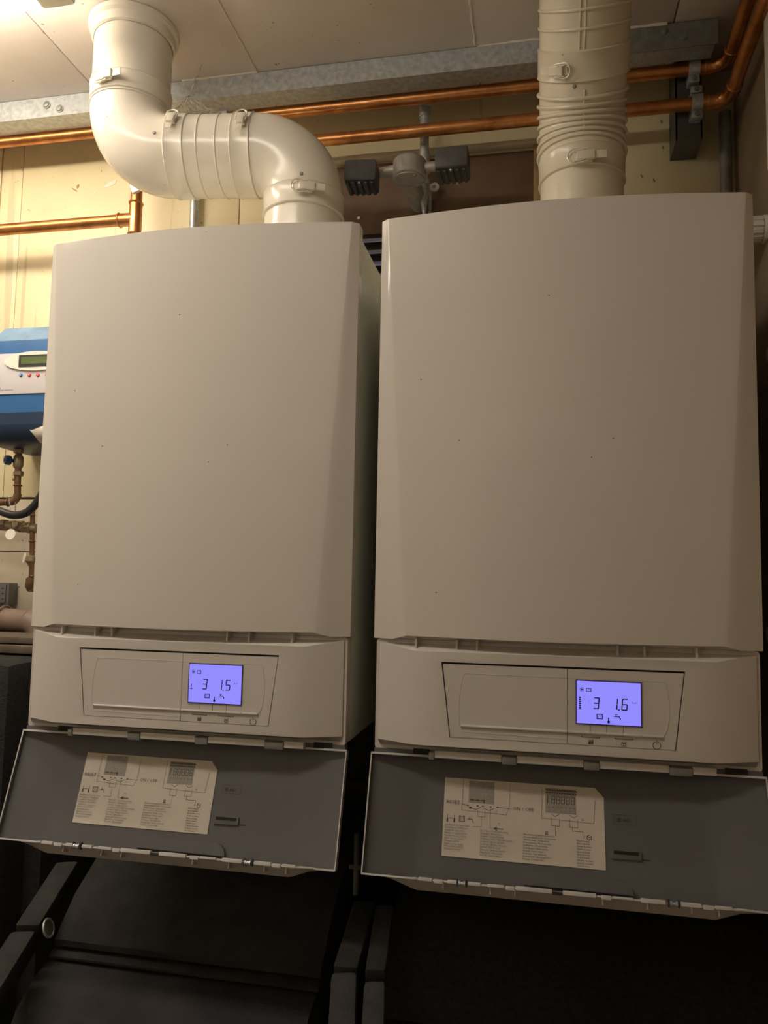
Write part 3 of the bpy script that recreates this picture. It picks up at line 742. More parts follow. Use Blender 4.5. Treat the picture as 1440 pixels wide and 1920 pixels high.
    ridge(.1235, .2592, dr, 'finger_ridge'); ridge(.2606, .2682, dm, 'finger_ridge')
    for x0, x1 in ((.2686, .2877), (.2883, .3078), (.3084, .3282), (.3288, .3505)):
        ridge(x0, x1, dm, 'button')
    ridge(.3511, .3755, dm, 'button')
    for gx in (.2880, .3081, .3285):
        MB().box(gx-.00025, gx+.00025, yo-.0002, yo+.0005, .0455, .0540).build('button_groove', M['print'], dm)
    # marks
    b = MB()
    def P(u, v, y=yo-.0003): return Vector((u, y, v))
    def line(pts, wd):
        for i in range(len(pts)-1):
            a, c_ = Vector(pts[i]), Vector(pts[i+1]); d = (c_-a).normalized()*wd/2; q = Vector((-d.y, d.x))
            b.add([P(*(a-d+q)), P(*(c_+d+q)), P(*(c_+d-q)), P(*(a-d-q))], [(0, 1, 2, 3)])
    for xc in (.2885, .3290):
        b = MB(); line([(xc-.0108, .0393), (xc-.0108, .0380), (xc+.0108, .0380), (xc+.0108, .0393)], .0007); b.build('button_mark', M['print'], dm)
    b = MB(); xc = .2885                              # chimney sweep pictogram
    for dx in (-.0022, -.0006, .001): line([(xc+dx, .0300), (xc+dx, .0345)], .0008)
    line([(xc-.0024, .0300), (xc+.0024, .0300)], .0007); line([(xc-.0024, .0322), (xc+.0024, .0322)], .0006); line([(xc+.0026, .0302), (xc+.0026, .0348)], .001)
    b.build('button_mark', M['print'], dm); b = MB(); xc = .3290      # open book pictogram
    line([(xc, .0300), (xc, .0335)], .0006); line([(xc-.0026, .0310), (xc-.0022, .0300), (xc, .0294), (xc+.0022, .0300), (xc+.0026, .0310), (xc+.0026, .0332), (xc, .0325), (xc-.0026, .0332), (xc-.0026, .0310)], .0006)
    line([(xc-.0026, .0346), (xc-.0010, .0336), (xc+.0010, .0336), (xc+.0026, .0346)], .0006)
    b.build('button_mark', M['print'], dm); b = MB()
    pc_ = [(.3685+.0046*math.sin(math.radians(25+310*k/24)), .0328+.0046*math.cos(math.radians(25+310*k/24))) for k in range(25)]
    line(pc_, .0006); line([(.3685, .0352), (.3685, .0385)], .0006)
    b.build('button_mark', M['print'], dm)
    # screen
    x0, x1, z0, z1 = .2700, .3512, .0540, .1098
    sc = MB().box(x0, x1, YF-.0004, YF+.002, z0, z1).build('screen', M['screenframe'], t)
    ys = YF-.0008
    MB().box(x0+.0014, x1-.0014, ys, YF-.0003, z0+.0014, z1-.0014).build('backlight', M['screen'], sc)
    b = MB(); W_, H_ = x1-x0, z1-z0
    def Q(u, v): return Vector((x0+u*W_, ys-.0002, z1-v*H_))       # u,v: 0-1 across the screen from its top left
    def dl(pts, wd=.0008):
        for i in range(len(pts)-1):
            a, c_ = Q(*pts[i]), Q(*pts[i+1]); dd = (c_-a).normalized()*wd/2; q = Vector((-dd.z, 0, dd.x))
            b.add([a-dd+q, c_+dd+q, c_+dd-q, a-dd-q], [(0, 1, 2, 3)])
    def dg(ch, u, v):
        digit(b, ch, x0+u*W_, z1-v*H_, .0074, .0148, .0014, lambda a, c_: Vector((a, ys-.0002, c_)))
    dg('3', .262, .645)
    dg('1', .540, .645); dg(reading[2], .690, .645)
    dl([(.652, .636), (.658, .636)], .0015)
    # pump circle, frame, radiator, thermometer, tap
    dl([(.095+.028*math.cos(2*math.pi*k/12), .215+.042*math.sin(2*math.pi*k/12)) for k in range(13)], .0005)
    b.add([Q(.082, .19), Q(.082, .24), Q(.118, .215)], [(0, 1, 2)])
    dl([(.165, .185), (.235, .185), (.235, .255), (.165, .255), (.165, .185)], .0008); dl([(.2, .185), (.2, .21)], .0006)
    dl([(.325, .755), (.405, .755), (.405, .855), (.325, .855), (.325, .755)], .0010)
    for k in range(1, 4 if radiator else 3): dl([(.325+.02*k+(0 if radiator else .006), .77), (.325+.02*k+(0 if radiator else .006), .84)], .0004 if radiator else .0003)
    dl([(.500, .83), (.500, .90)], .0014); c_ = Q(.500, .915); b.add([c_+Vector((.0017*math.cos(2*math.pi*k/10), 0, .0019*math.sin(2*math.pi*k/10))) for k in range(10)], [tuple(range(10))])
    dl([(.585, .785), (.655, .785), (.675, .83), (.675, .855)], .0011); dl([(.615, .745), (.615, .785)], .0009); dl([(.597, .742), (.633, .742)], .0008)
    if bars:
        for k in range(6): dl([(.063, .40+.045*k), (.070, .40+.045*k)], .0018)
        dl([(.050, .655), (.082, .655)], .0008)
    else:
        dl([(.066, .53), (.066, .57)], .0012); dl([(.055, .60), (.078, .60)], .0006); dl([(.055, .64), (.08, .64)], .0012)
    b.build('segments', M['digit'], sc)
    b = MB(); text(b, '°c', Q(.175, .49), (1, 0, 0), (0, 0, 1), .0040); text(b, 'bar', Q(.850, .485), (1, 0, 0), (0, 0, 1), .0042, 1.15)
    b.build('unit_text', M['faint'], sc)
    # hinge strip between fascia and flap
    b = MB()
    xs2 = [.006, .040, .080, .165, .198, .276, .310, .388, .440, .452, .478, .494]
    MB().box(.004, .496, -.002, .014, -.004, .0045).build('hinge_rail', M['grey'], t)
    for a, c_ in ((.088, .176), (.196, .280), (.300, .384), (.412, .440)):
        MB().box(a, c_, -.0135, -.002, -.0015, .0075, .0008).build('hinge_tab', M['fascia'], t)
    for a, c_ in ((.1765, .1955), (.2805, .2995), (.3845, .4115), (.0805, .0875)):
        MB().box(a, c_, -.0150, -.002, -.0040, .0060, .0012).build('hinge_knuckle', M['knuckle'], t)
    for a, c_ in ((.058, .080), (.452, .478)):
        MB().box(a, c_, -.004, -.0005, -.001, .0065).build('hinge_slot', M['dark'], t)
    # flap, hanging open
    fl = bpy.data.objects.new('flap', None); COL.objects.link(fl); fl.parent = t; fl.empty_display_size = .03
    fl.location = (0, -.004, -.001); fl.rotation_euler = (-math.radians(18.5), 0, 0)
    # flap space: x across, -z down along the flap, -y towards the viewer
    L = .150
    def prof(x, off):        # depth behind the rim plane of the inner skin
        xx = min(x, BW-x)
        if xx < .0018: return 0
        return 0
    e0b = .072
    def fy(x, k, out=0.0):
        xx = min(x, BW-x); e = .078-.014*k
        if xx < e: y = .006+(.016)*(xx/e)
        else: y = .022+.005*math.sin((xx-e)/(BW/2-e)*math.pi/2)
        return y+out
    xs = [.0018, .02, .04, .055, .064, .070, .078, .10, .15, .20, .25, .30, .35, .40, .422, .430, .436, .445, .46, .48, .4982]
    NR = 6; vs = []; fs = []
    for i in range(NR+1):
        k = i/NR
        for x in xs: vs.append(Vector((x, fy(x, k), -L*k)))
    n = len(xs)
    fs = [(i*n+j, i*n+j+1, (i+1)*n+j+1, (i+1)*n+j) for i in range(NR) for j in range(n-1)]
    b = MB(); b.add(vs, fs, False)
    MBside = MB()
    # inner side walls
    for x in (.0018, .4982):
        b.add([Vector((x, 0, 0)), Vector((x, fy(x, 0), 0)), Vector((x, fy(x, 1), -L)), Vector((x, 0, -L))], [(0, 1, 2, 3)])
    # inner wall at hinge end
    r0 = [Vector((x, fy(x, 0), 0)) for x in xs]; r1 = [Vector((x, .000, 0)) for x in xs]
    b.add(r0+r1, [(j, j+1, n+j+1, n+j) for j in range(n-1)])
    r0 = [Vector((x, fy(x, 1), -L)) for x in xs]; r1 = [Vector((x, .002, -L)) for x in xs]
    b.add(r0+r1, [(j, j+1, n+j+1, n+j) for j in range(n-1)])
    b.build('inner_tray', M['grey'], fl)
    # outer skin, longer than the tray so its end wall shows below the rim
    ext = .0145
    rowsO = []
    for k, z in ((0, .0), (.5, -L*.5), (1, -L)):
        rowsO.append([Vector((x if 0 < j < n-1 else (0 if j == 0 else BW), fy(x, k, .002), z)) for j, x in enumerate(xs)])
    def endz(x):
        xx = min(x, BW-x)
        if xx < .025: return 0
        if xx < .068: return ext*(xx-.025)/.043
        return ext
    rowsO.append([Vector((x, fy(x, 1, .003), -L-endz(x))) for x in xs])
    b = MB(); vs = [p for r in rowsO for p in r]; b.add(vs, [(i*n+j, i*n+j+1, (i+1)*n+j+1, (i+1)*n+j) for i in range(3) for j in range(n-1)])
    rim = [Vector((x, .002, -L-.0018)) for x in xs]
    b.add(rowsO[-1]+rim, [(j, j+1, n+j+1, n+j) for j in range(n-1)])
    for xa in (0, BW):
        xb = .0018 if xa == 0 else .4982
        b.add([Vector((xa, 0, 0)), Vector((xa, .008, 0)), Vector((xa, .008, -L)), Vector((xa, 0, -L-.001))], [(0, 1, 2, 3)])
        b.add([Vector((xa, -.0004, 0)), Vector((xb, -.0004, 0)), Vector((xb, -.0004, -L)), Vector((xa, -.0004, -L-.001))], [(0, 1, 2, 3)])
    b.build('outer_skin', M['fascia'], fl)
    for xa, xb in ((0, .0016), (.4984, .5)):
        MB().box(xa, xb, -.0010, .004, -L, 0).build('side_rim', M['rim'], fl)
    MB().box(0, BW, -.001, .003, -.0022, .0004).build('hinge_rim', M['rim'], fl)
    # bottom rim with its ledge, notches and latches
    MB().box(.0005, .4995, -.001, .0045, -L-.0018, -L+.0004, .0004).build('bottom_rim', M['rim'], fl)
    led = [(a_, b__, h_*.7) for a_, b__, h_ in [(.067, .073, .003), (.075, .092, .006), (.112, .124, .006), (.137, .153, .006), (.162, .182, .005), (.196, .240, .007), (.253, .292, .007), (.312, .335, .004), (.344, .372, .007), (.389, .412, .007), (.428, .446, .0055), (.452, .470, .003)]]
    for a, c_, h in led:
        MB().box(a, c_, -.0026, .0030, -L-h*.55, -L+h*.45, .0006).build('edge_ledge', M['rim'], fl)
    for a, c_ in ((.0945, .106), (.184, .1945), (.298, .310), (.414, .426)):
        MB().box(a, c_, -.0022, .001, -L-.0036, -L+.0012, .0005).build('notch_tab', M['greylight'], fl)
    MB().box(.2405, .2525, -.0015, .001, -L-.0036, -L+.0002).build('notch_slot', M['dark'], fl)
    for xc in (.130, .381):
        lt = MB().lathe((xc-.0042, -.0030, -L-.0012), (1, 0, 0), [(0, .0034), (.002, .0034), (.0022, .0024), (.0062, .0024), (.0064, .0034), (.0084, .0034)], 14).build('roller_latch', M['galv'], fl)
        MB().box(xc-.0066, xc-.0048, -.0036, .001, -L-.0048, -L+.0040).build('latch_jaw', M['black'], fl); MB().box(xc+.0048, xc+.0066, -.0036, .001, -L-.0048, -L+.0040).build('latch_jaw', M['black'], fl)
    for xc in (.106, .165, .195, .30, .352, .402, .432):
        MB().box(xc-.0008, xc+.0008, .004, .018, -L-.010, -L-.0018).build('skin_rib', M['fascia'], fl)
    # handle hollow in the tray (a raised round-ended bar)
    b = MB(); hp = []
    for k in range(9):
        a = math.pi*k/16; hp.append((.322+.016*math.sin(a), -L+.003+.0155*math.cos(a)))
    hp = [(.205, -L+.004), (.205, -L+.0185)]+hp+[(.338, -L+.003)]
    b.prism(hp, lambda u, v, s: (u, fy(.25, 1)+.001 if s else fy(.25, 1)-.0075, v)); b.build('handle_hollow', M['grey'], fl)
    # card slot
    yy = fy(.33, .66)
    b = MB(); b.box(.3135, .3500, yy-.003, yy+.001, -.1070, -.0965, .0006); b.build('card_slot', M['grey'], fl)
    MB().box(.3165, .3465, yy-.0034, yy-.0028, -.1015, -.0975).build('slot_opening', M['dark'], fl)
    MB().box(.3500, .3790, yy-.0010, yy+.001, -.1066, -.1050).build('slot_line', M['black'], fl)
    # recycling mark moulded in the tray: a small frame with code text
    yy = fy(.33, .4)-.0006
    b = MB(); text(b, 'ABS', (.3290, yy, -.0630), (1, 0, 0), (0, 0, 1), .0055, 1.1)
    def ln(u0, v0, u1, v1, w_=.0006):
        a = Vector((u0, yy, v0)); c_ = Vector((u1, yy, v1)); d = (c_-a).normalized()*w_/2; q = Vector((-d.z, 0, d.x))
        b.add([a-d+q, c_+d+q, c_+d-q, a-d-q], [(0, 1, 2, 3)])
    for k in range(3): ln(.3225, -.0590-.0018*k, .3265, -.0590-.0018*k, .0008)
    for a in ((.318, -.055, .346, -.055), (.346, -.055, .346, -.0665), (.346, -.0665, .318, -.0665), (.318, -.0665, .318, -.055)): ln(*a, .0003)
    b.build('moulded_mark', M['black'], fl)
    # instruction sticker, following the tray
    su = [.100, .13, .16, .20, .25, .2955, .3065]
    def sy(u): return fy(u, .5)-.0010
    top, bot = -.0245, -.1215
    b = MB()
    vt = []; 
    for u in su:
        v = top if u <= .2956 else -.0360
        vt.append(Vector((u, sy(u), v)))
    vb = [Vector((u, sy(u), bot)) for u in su]
    n2 = len(su); b.add(vt+vb, [(j, j+1, n2+j+1, n2+j) for j in range(n2-1)]); b.build('instruction_sticker', M['paper'], fl)
    # printed matter
    b = MB()
    def SP(u, v): return Vector((u, sy(u)-.0004, v))
    def sl(pts, wd=.0005):
        for i in range(len(pts)-1):
            a, c_ = SP(*pts[i]), SP(*pts[i+1]); dd = (c_-a); dd.y = 0; dd = dd.normalized()*wd/2; q = Vector((-dd.z, 0, dd.x))
            b.add([a-dd+q, c_+dd+q, c_+dd-q, a-dd-q], [(0, 1, 2, 3)])
    def st(s, u, v, size, sx=1): text(b, s, SP(u, v)+Vector((0, -.0002, 0)), (1, 0, 0), (0, 0, 1), size, sx)
    st('RESET', .1030, -.0570, .0062, 1.15); st('ON / OFF', .1905, -.0590, .0058, 1.1)
    # left drawing
    sl([(.125, -.0255), (.124, -.064), (.182, -.066), (.186, -.055), (.1865, -.0275)], .00035)
    for k in range(5): sl([(.134+.0006*k, -.0600), (.134+.0006*k, -.0612)], .0012)
    for x in (.131, .144, .151, .161, .170): sl([(x, -.0575), (x+.0012, -.0575)], .0014)
    sl([(.124, -.0562), (.131, -.0575)], .0004); sl([(.172, -.0575), (.188, -.0580)], .0004)
    sl([(.134, -.0600), (.142, -.0620), (.149, -.0590)], .0005); sl([(.153, -.0600), (.160, -.0620), (.166, -.0590)], .0005)
    st('▯', .1675, -.0640, .004)
    sl([(.145, -.0625), (.145, -.0705), (.1545, -.0705), (.1545, -.0625)], .00035); sl([(.150, -.0705), (.150, -.083), (.139, -.083)], .00035)
    sl([(.1615, -.060), (.1615, -.0835), (.164, -.0835)], .00035)
    for k in range(3): sl([(.1355+.007*k, -.0505), (.1395+.007*k, -.0505)], .0016)
    sl([(.153, -.0490), (.153, -.0535)], .0012)
    # right drawing
    sl([(.2285, -.0275), (.2275, -.066), (.293, -.068), (.2955, -.040)], .00035)
    for g_ in range(6):
        u = .2345+.0062*g_
        if g_: sl([(u, -.0385), (u+.0040, -.0385), (u+.0036, -.0468), (u-.0004, -.0468), (u, -.0385)], .0009); sl([(u, -.0427), (u+.0038, -.0427)], .0008)
        else: sl([(u+.001, -.0385), (u+.0008, -.0468)], .0011)
    for k in range(12): sl([(.2340+.0033*k, -.0305), (.2356+.0033*k, -.0310)], .0017)
    for k in range(12): sl([(.2340+.0033*k, -.0345), (.2352+.0033*k, -.0345)], .0012)
    for k in range(7): sl([(.236+.0055*k, -.0515), (.2375+.0055*k, -.0520)], .0006)
    for x in (.240, .263):
        sl([(x, -.0600), (x+.005, -.0630), (x+.010, -.0600)], .0006); sl([(x, -.065), (x, -.0745), (x+.010, -.0745), (x+.010, -.065)], .00035)
    sl([(.245, -.0745), (.245, -.0855)], .0004); sl([(.2665, -.0745), (.2665, -.0790), (.281, -.0790), (.281, -.0865)], .0004)
    sl([(.2795+.0012*math.cos(a), -.0645+.0012*math.sin(a)) for a in [k*math.pi/4 for k in range(9)]], .0004)
    # pictograms over the columns
    for x in (.1055, .1145): sl([(x, -.0705), (x, -.0785)], .0006); sl([(x, -.0760), (x, -.0790)], .0018)
    sl([(.1075, -.0750), (.1125, -.0750)], .0005)
    sl([(.121, -.0715), (.128, -.0715), (.128, -.0780), (.121, -.0780), (.121, -.0715)], .0007)
    for k in range(3): sl([(.1228+.0018*k, -.0725), (.1228+.0018*k, -.0770)], .0004)
    sl([(.132, -.0745), (.138, -.0745), (.1395, -.0785)], .0008); sl([(.1345, -.0722), (.1345, -.0742)], .0008)
    sl([(.168, -.0835), (.178, -.0835)], .0011); sl([(.1665, -.0835), (.170, -.0820)], .0012); sl([(.1665, -.0835), (.170, -.0850)], .0012)
    st('>>', .1705, -.0785, .0035)
    for k in range(3): sl([(.2325+.0013*k, -.0815), (.2325+.0013*k, -.0855)], .0007)
    sl([(.232, -.0855), (.236, -.0855)], .0006)
    sl([(.287, -.0820), (.2845, -.0835), (.2845, -.0870), (.287, -.0880), (.2895, -.0870), (.2895, -.0835), (.287, -.0850), (.2845, -.0835)], .0007)
    for ci, (u0, v0, wd) in enumerate(((.1025, -.0835, 1), (.1490, -.0875, 1), (.2040, -.0875, 1), (.2715, -.0900, 1))):
        for k, s in enumerate(COLS[ci]):
            st(s, u0, v0-.0006-k*.00325, .0030, .92 if ci != 2 else .86)
    b.build('sticker_print', M['sprint'], fl)
    for u0, u1, v0, v1 in ((.1325, .166, -.0265, -.0540), (.2325, .2715, -.0285, -.0590)):
        MB().add([SP(u, v)+Vector((0, .0002, 0)) for u, v in ((u0, v0), (u1, v0), (u1, v1), (u0, v1))], [(0, 1, 2, 3)]).build('sticker_tint', M['tone'], fl)
    return t

make_boiler((0, -.5, 1.295), 'left white wall boiler with its grey flap open, screen showing 3 and 1.5', True, '1.5', False, False)
make_boiler((.5337, -.5, 1.295), 'right white wall boiler with its grey flap open, screen showing 3 and 1.6', True, '1.6', True, True)

# ================================================================== blue control box at left
t = thing('control_box', 'blue wall control box with a pale grey panel left of the left boiler', 'control box', (-.25, 0, 1.8))
o_ = t.location; XL, XRr = -.385, -.125
pf = [(-.002, 2.052), (-.125, 2.052), (-.152, 2.016), (-.156, 1.985), (-.156, 1.860), (-.156, 1.835), (-.152, 1.815), (-.138, 1.802), (-.110, 1.796), (-.060, 1.795), (-.002, 1.795)]
def slab(lo, hi, m, nm, shr=0):
    b = MB(); b.prism([(p[0], p[1]) for p in pf[lo:hi]]+[(-.002, pf[hi-1][1]), (-.002, pf[lo][1])], lambda u, v, s: (XRr if s else XL, u, v)); return b.build(nm, m, t, off=o_)
b = MB(); b.prism([pf[1], pf[2], (-.002, 2.016), (-.002, 2.052)], lambda u, v, s: ((XRr-(.0 if v > 2.04 else 0)) if s else XL+(.010 if v > 2.04 else 0), u, v)); b.build('lid_top', M['bluedust'], t, off=o_, label='dusty lighter blue sloping top')
b = MB(); b.prism([pf[2], pf[3], pf[4], (-.002, 1.860), (-.002, 2.016)], lambda u, v, s: (XRr if s else XL, u, v)); b.build('housing', M['blue'], t, off=o_)
b = MB(); b.prism([pf[4], pf[5], (-.002, 1.835), (-.002, 1.860)], lambda u, v, s: (XRr if s else XL, u, v)); b.build('lower_band', M['navy'], t, off=o_)
b = MB(); b.prism(pf[5:]+[(-.002, 1.835)], lambda u, v, s: (XRr if s else XL, u, v), True); b.build('lower_housing', M['navy'], t, off=o_)
q0 = at(0, 664, -.157).z; q1 = at(0, 740, -.157).z
MB().box(XL+.002, XRr-.002, -.1585, -.1555, q1, q0, .001).build('front_panel', M['panelgrey'], t, off=o_)
oc = Vector((at(8, 690, -.16).x+.075, -.1585, at(40, 676, -.16).z-.002))
b = MB(); b.prism([(.075*math.cos(2*math.pi*k/40)*(1), .0205*math.sin(2*math.pi*k/40)) for k in range(40)], lambda u, v, s: (oc.x+u, -.1620 if s else -.1580, oc.z+v)); ov = b.build('oval_bezel', M['white'], t, off=o_)
lx = at(36, 672, -.162).x
MB().box(lx, oc.x+.045, -.1632, -.1615, oc.z-.0125, oc.z+.0125).build('display_frame', M['black'], ov, off=o_)
MB().box(lx+.006, oc.x+.040, -.1637, -.1630, oc.z-.007, oc.z+.0085).build('display', M['lcdoff'], ov, off=o_)
for px, m, in ((39, 'bluebtn'), (55, 'red'), (71, 'red'), (88, 'red')):
    p = at(px, 703, -.159)
    bt = MB().lathe((p.x, -.158, p.z), (0, -1, 0), [(0, .0042), (.0022, .0040), (.0028, .003)], 16).build('button', M[m], t, off=o_, label=('blue' if m == 'bluebtn' else 'red')+' round button')
    MB().lathe((p.x, -.1605, p.z), (0, -1, 0), [(0, .0016), (.0012, .0014)], 10).build('button_mark', M['panelgrey'], bt, off=o_)
p = at(0, 733, -.1592); b = MB(); text(b, 'PRESSURISATION', (p.x+.0005, -.1590, p.z), (1, 0, 0), (0, 0, 1), .0038)
b.add([(p.x-.006, -.1590, p.z+.006), (p.x+.001, -.1590, p.z+.006), (p.x-.001, -.1590, p.z+.002), (p.x-.006, -.1590, p.z+.003)], [(0, 1, 2, 3)])
b.build('lettering', M['print'], t, off=o_)
# curled tag under it
p = at(58, 805, -.17)
b = MB(); pts = []
for k in range(9):
    a = k/8; pts.append((p.x-.018+.05*a, -.150-.026*math.sin(a*2.2), p.z+.004-.016*a*(1-a)*2))
vs = [Vector(q)+Vector((0, 0, .004*k/8)) for k, q in enumerate(pts)]+[Vector(q)+Vector((.010, .02, -.022)) for q in pts]
b.add(vs, [(i, i+1, 9+i+1, 9+i) for i in range(8)], True)
o = solo(b, 'curled_label', M['paper'], 'curled white paper label hanging at the underside of the blue box', 'label', p)
md = o.modifiers.new('s', 'SOLIDIFY'); md.thickness = .0006

# ================================================================== valve, hose, fittings at left
YL = -.085
def W(px, py, y=YL): return at(px, py, y)
v0 = W(36, 828); v1 = W(34, 900); v2 = W(34, 915)
t = thing('shutoff_valve', 'brass shutoff valve with dark knob under the blue box', 'valve', v1)
o_ = t.location
MB().cyl(W(36, 820), W(33, 905), .0068).build('stem_pipe', M['oldcopper'], t, off=o_)
MB().lathe(W(35, 842), (0, 0, -1), [(0, .008), (.002, .0105), (.008, .0105), (.010, .008)], 6, smooth=False).build('union_nut', M['brass'], t, off=o_)
MB().lathe(W(35, 854), (0, 0, -1), [(0, .008), (.004, .0105), (.024, .0105), (.028, .008)], 18).build('valve_body', M['brass'], t, off=o_)
MB().lathe(W(35, 883), (0, 0, -1), [(0, .008), (.002, .0105), (.010, .0105), (.012, .008)], 6, smooth=False).build('union_nut', M['brass'], t, off=o_)
p = W(34, 865); MB().lathe(p, (-.55, -.8, 0), [(0, .004), (.014, .004), (.015, .0095), (.018, .0105), (.026, .0100), (.028, .008), (.028, .003), (.030, .002)], 8, smooth=False).build('knob', M['navy'], t, off=o_)
p = W(24, 899); MB().cyl(p, p+Vector((.010, .004, .003)), .003).build('drain_screw', M['brass'], t, off=o_)
a_, b_, c_ = W(33, 893), W(33, 940), W(0, 943); a_.y = b_.y = c_.y = YL
el_ = arc(b_, a_, c_, .016, 8)
t = thing('copper_elbow', 'dark copper elbow pipe below the brass valve, turning left', 'pipe', b_); o_ = t.location
MB().tube([a_]+el_+[c_+(c_-b_).normalized()*.6], .0068).build('pipe', M['oldcopper'], t, off=o_)
MB().tube(el_, .0082).build('elbow', M['oldcopper'], t, off=o_)
MB().torus(W(33, 910), (0, 0, 1), .0078, .0017).build('fitting_ring', M['oldcopper'], t, off=o_)
MB().torus(W(15, 942), (1, 0, 0), .0078, .0017).build('fitting_ring', M['oldcopper'], t, off=o_)
# hose
hp = [W(-60, 900, -.11), W(-25, 940, -.11), W(0, 958, -.11), W(30, 966, -.11), W(58, 955, -.11), W(85, 915, -.11), W(100, 870, -.11)]
def smoothpath(P, n=6):
    out = []
    for i in range(len(P)-1):
        p0, p1, p2, p3 = P[max(i-1, 0)], P[i], P[i+1], P[min(i+2, len(P)-1)]
        for k in range(n):
            s = k/n; out.append(.5*((2*p1)+(-p0+p2)*s+(2*p0-5*p1+4*p2-p3)*s*s+(-p0+3*p1-3*p2+p3)*s**3))
    out.append(P[-1]); return out
solo(MB().tube(smoothpath(hp), .0085), 'rubber_hose', M['hose'], 'black rubber hose looping below the blue box beside the boiler', 'hose', W(30, 966, -.11))
# manifold: horizontal fittings
t = thing('brass_manifold', 'row of dull brass fittings below the black hose beside the boiler', 'fitting', W(30, 988)); o_ = t.location
y1_ = 988
MB().cyl(W(-60, 980), W(70, 991), .0098).build('pipe', M['brass'], t, off=o_)
for px, r, s in ((-14, .013, 6), (8, .0135, 6), (24, .0115, 18), (40, .013, 18), (54, .0140, 6)):
    c = W(px, 984+px*.09); MB().lathe(c-Vector((.006, 0, 0)), (1, 0, 0), [(0, r-.002), (.002, r), (.011, r), (.013, r-.002)], s, smooth=(s > 8)).build('nut', M['brass'], t, off=o_)
MB().cyl(W(40, 985), W(40, 985)+Vector((0, -.022, .002)), .007).build('side_port', M['brass'], t, off=o_)
MB().cyl(W(3, 985), W(3, 985)+Vector((0, -.02, -.001)), .006).build('side_port', M['brass'], t, off=o_)
c = W(62, 962); MB().tube([W(61, 950), W(61, 985), W(58, 1110)], .0052).build('riser', M['oldcopper'], t, off=o_)
for yy_ in (966, 1015, 1080): MB().torus(W(60, yy_), (0, 0, 1), .006, .0015).build('fitting_ring', M['oldcopper'], t, off=o_)
MB().lathe(W(58, 1040), (0, 0, -1), [(0, .004), (.004, .010), (.014, .011), (.020, .006), (.024, .005)], 18).build('reducer', M['brass'], t, off=o_)
MB().lathe(W(57, 1082), (0, 0, -1), [(0, .005), (.003, .009), (.020, .010), (.030, .005)], 18).build('reducer', M['oldcopper'], t, off=o_)
def chaintag(x0, y0, y1, tx, ty, r, tilt, lab, mark):
    t = thing('valve_tag', lab, 'tag', W(tx, ty, -.11), 'round white tags on the brass pipework'); o_ = t.location
    b = MB(); a = W(x0, y0, -.108); c = W(tx if y1 > y0 else x0, y1, -.108); n = int((a-c).length/.0042)
    for k in range(n+1): b.sphere(a.lerp(c, k/max(n, 1)), .0014, 8, 5)
    o = b.build('bead_chain', M['galv'], t, off=o_); 
    n_ = Vector((tilt, -1, .15)).normalized(); ctr = W(tx, ty, -.11)
    MB().lathe(ctr, n_, [(0, r), (.0012, r)], 24).build('disc', M['white'], t, off=o_)
    if mark:
        b = MB(); xd = Vector((0, 0, 1)).cross(-n_).normalized()*-1
        xd = Vector((1, tilt, 0)).normalized(); yd = n_.cross(xd); yd = yd if yd.z > 0 else -yd
        text(b, mark, ctr+n_*.0016-xd*.0052-yd*.0035, xd, yd, .0095); b.build('stamped_number', M['print'], t, off=o_)
chaintag(17, 932, 962, 20, 1002, .0115, .05, 'plain round white tag just below the black hose', '')
chaintag(49, 1000, 1032, 46, 1046, 0.0105, -.9, 'oval-looking white numbered tag hanging on a bead chain', '26')
solo((lambda b: ([b.sphere(W(28.5, 942+k*1.9, -.10), .0012, 8, 5) for k in range(9)], b)[1])(MB()), 'bead_chain', M['galvdark'], 'short dark bead chain hanging in front of the black hose', 'chain', W(28, 950, -.10))
# socket
p0, p1 = at(-30, 1092, -.03), at(16, 1134, -.03)
t = thing('metal_socket', 'grey metal outlet box at the left edge above the large pipe', 'socket', ((p0.x+p1.x)/2, 0, p1.z)); o_ = t.location
MB().box(p0.x-.03, p1.x, -.032, -.003, p1.z, p0.z, .002).build('socket_box', M['socket'], t, off=o_)
MB().box(p0.x-.024, p1.x-.006, -.0345, -.032, p1.z+.004, p0.z-.004, .001).build('socket_plate', M['socket'], t, off=o_)
for k in range(3):
    q = at(4, 1103+k*10, -.036); MB().box(q.x-.0022, q.x+.0022, -.0352, -.0344, q.z-.0012, q.z+.0012).build('socket_pin_hole', M['dark'], t, off=o_)
# large waste pipe elbow
t = thing('waste_pipe', 'thick brown-grey pipe elbow resting above the plank, left of the boiler', 'pipe', at(30, 1160, -.12)); o_ = t.location
pa, pb, pcx = at(-120, 1150, -.078), at(70, 1168, -.078), at(80, 1212, -.078)
ee = arc(pb, pa, pcx, .030, 10)
MB().tube([pa, ee[0]], .0255, 28).build('pipe', M['pvc'], t, off=o_)
MB().tube(ee+[pcx], .0258, 28).build('elbow', M['pvc'], t, off=o_)
q = at(8, 1160, -.078); MB().torus(q, (pb-pa), .0275, .0022).build('socket_rim', M['pvc'], t, off=o_)

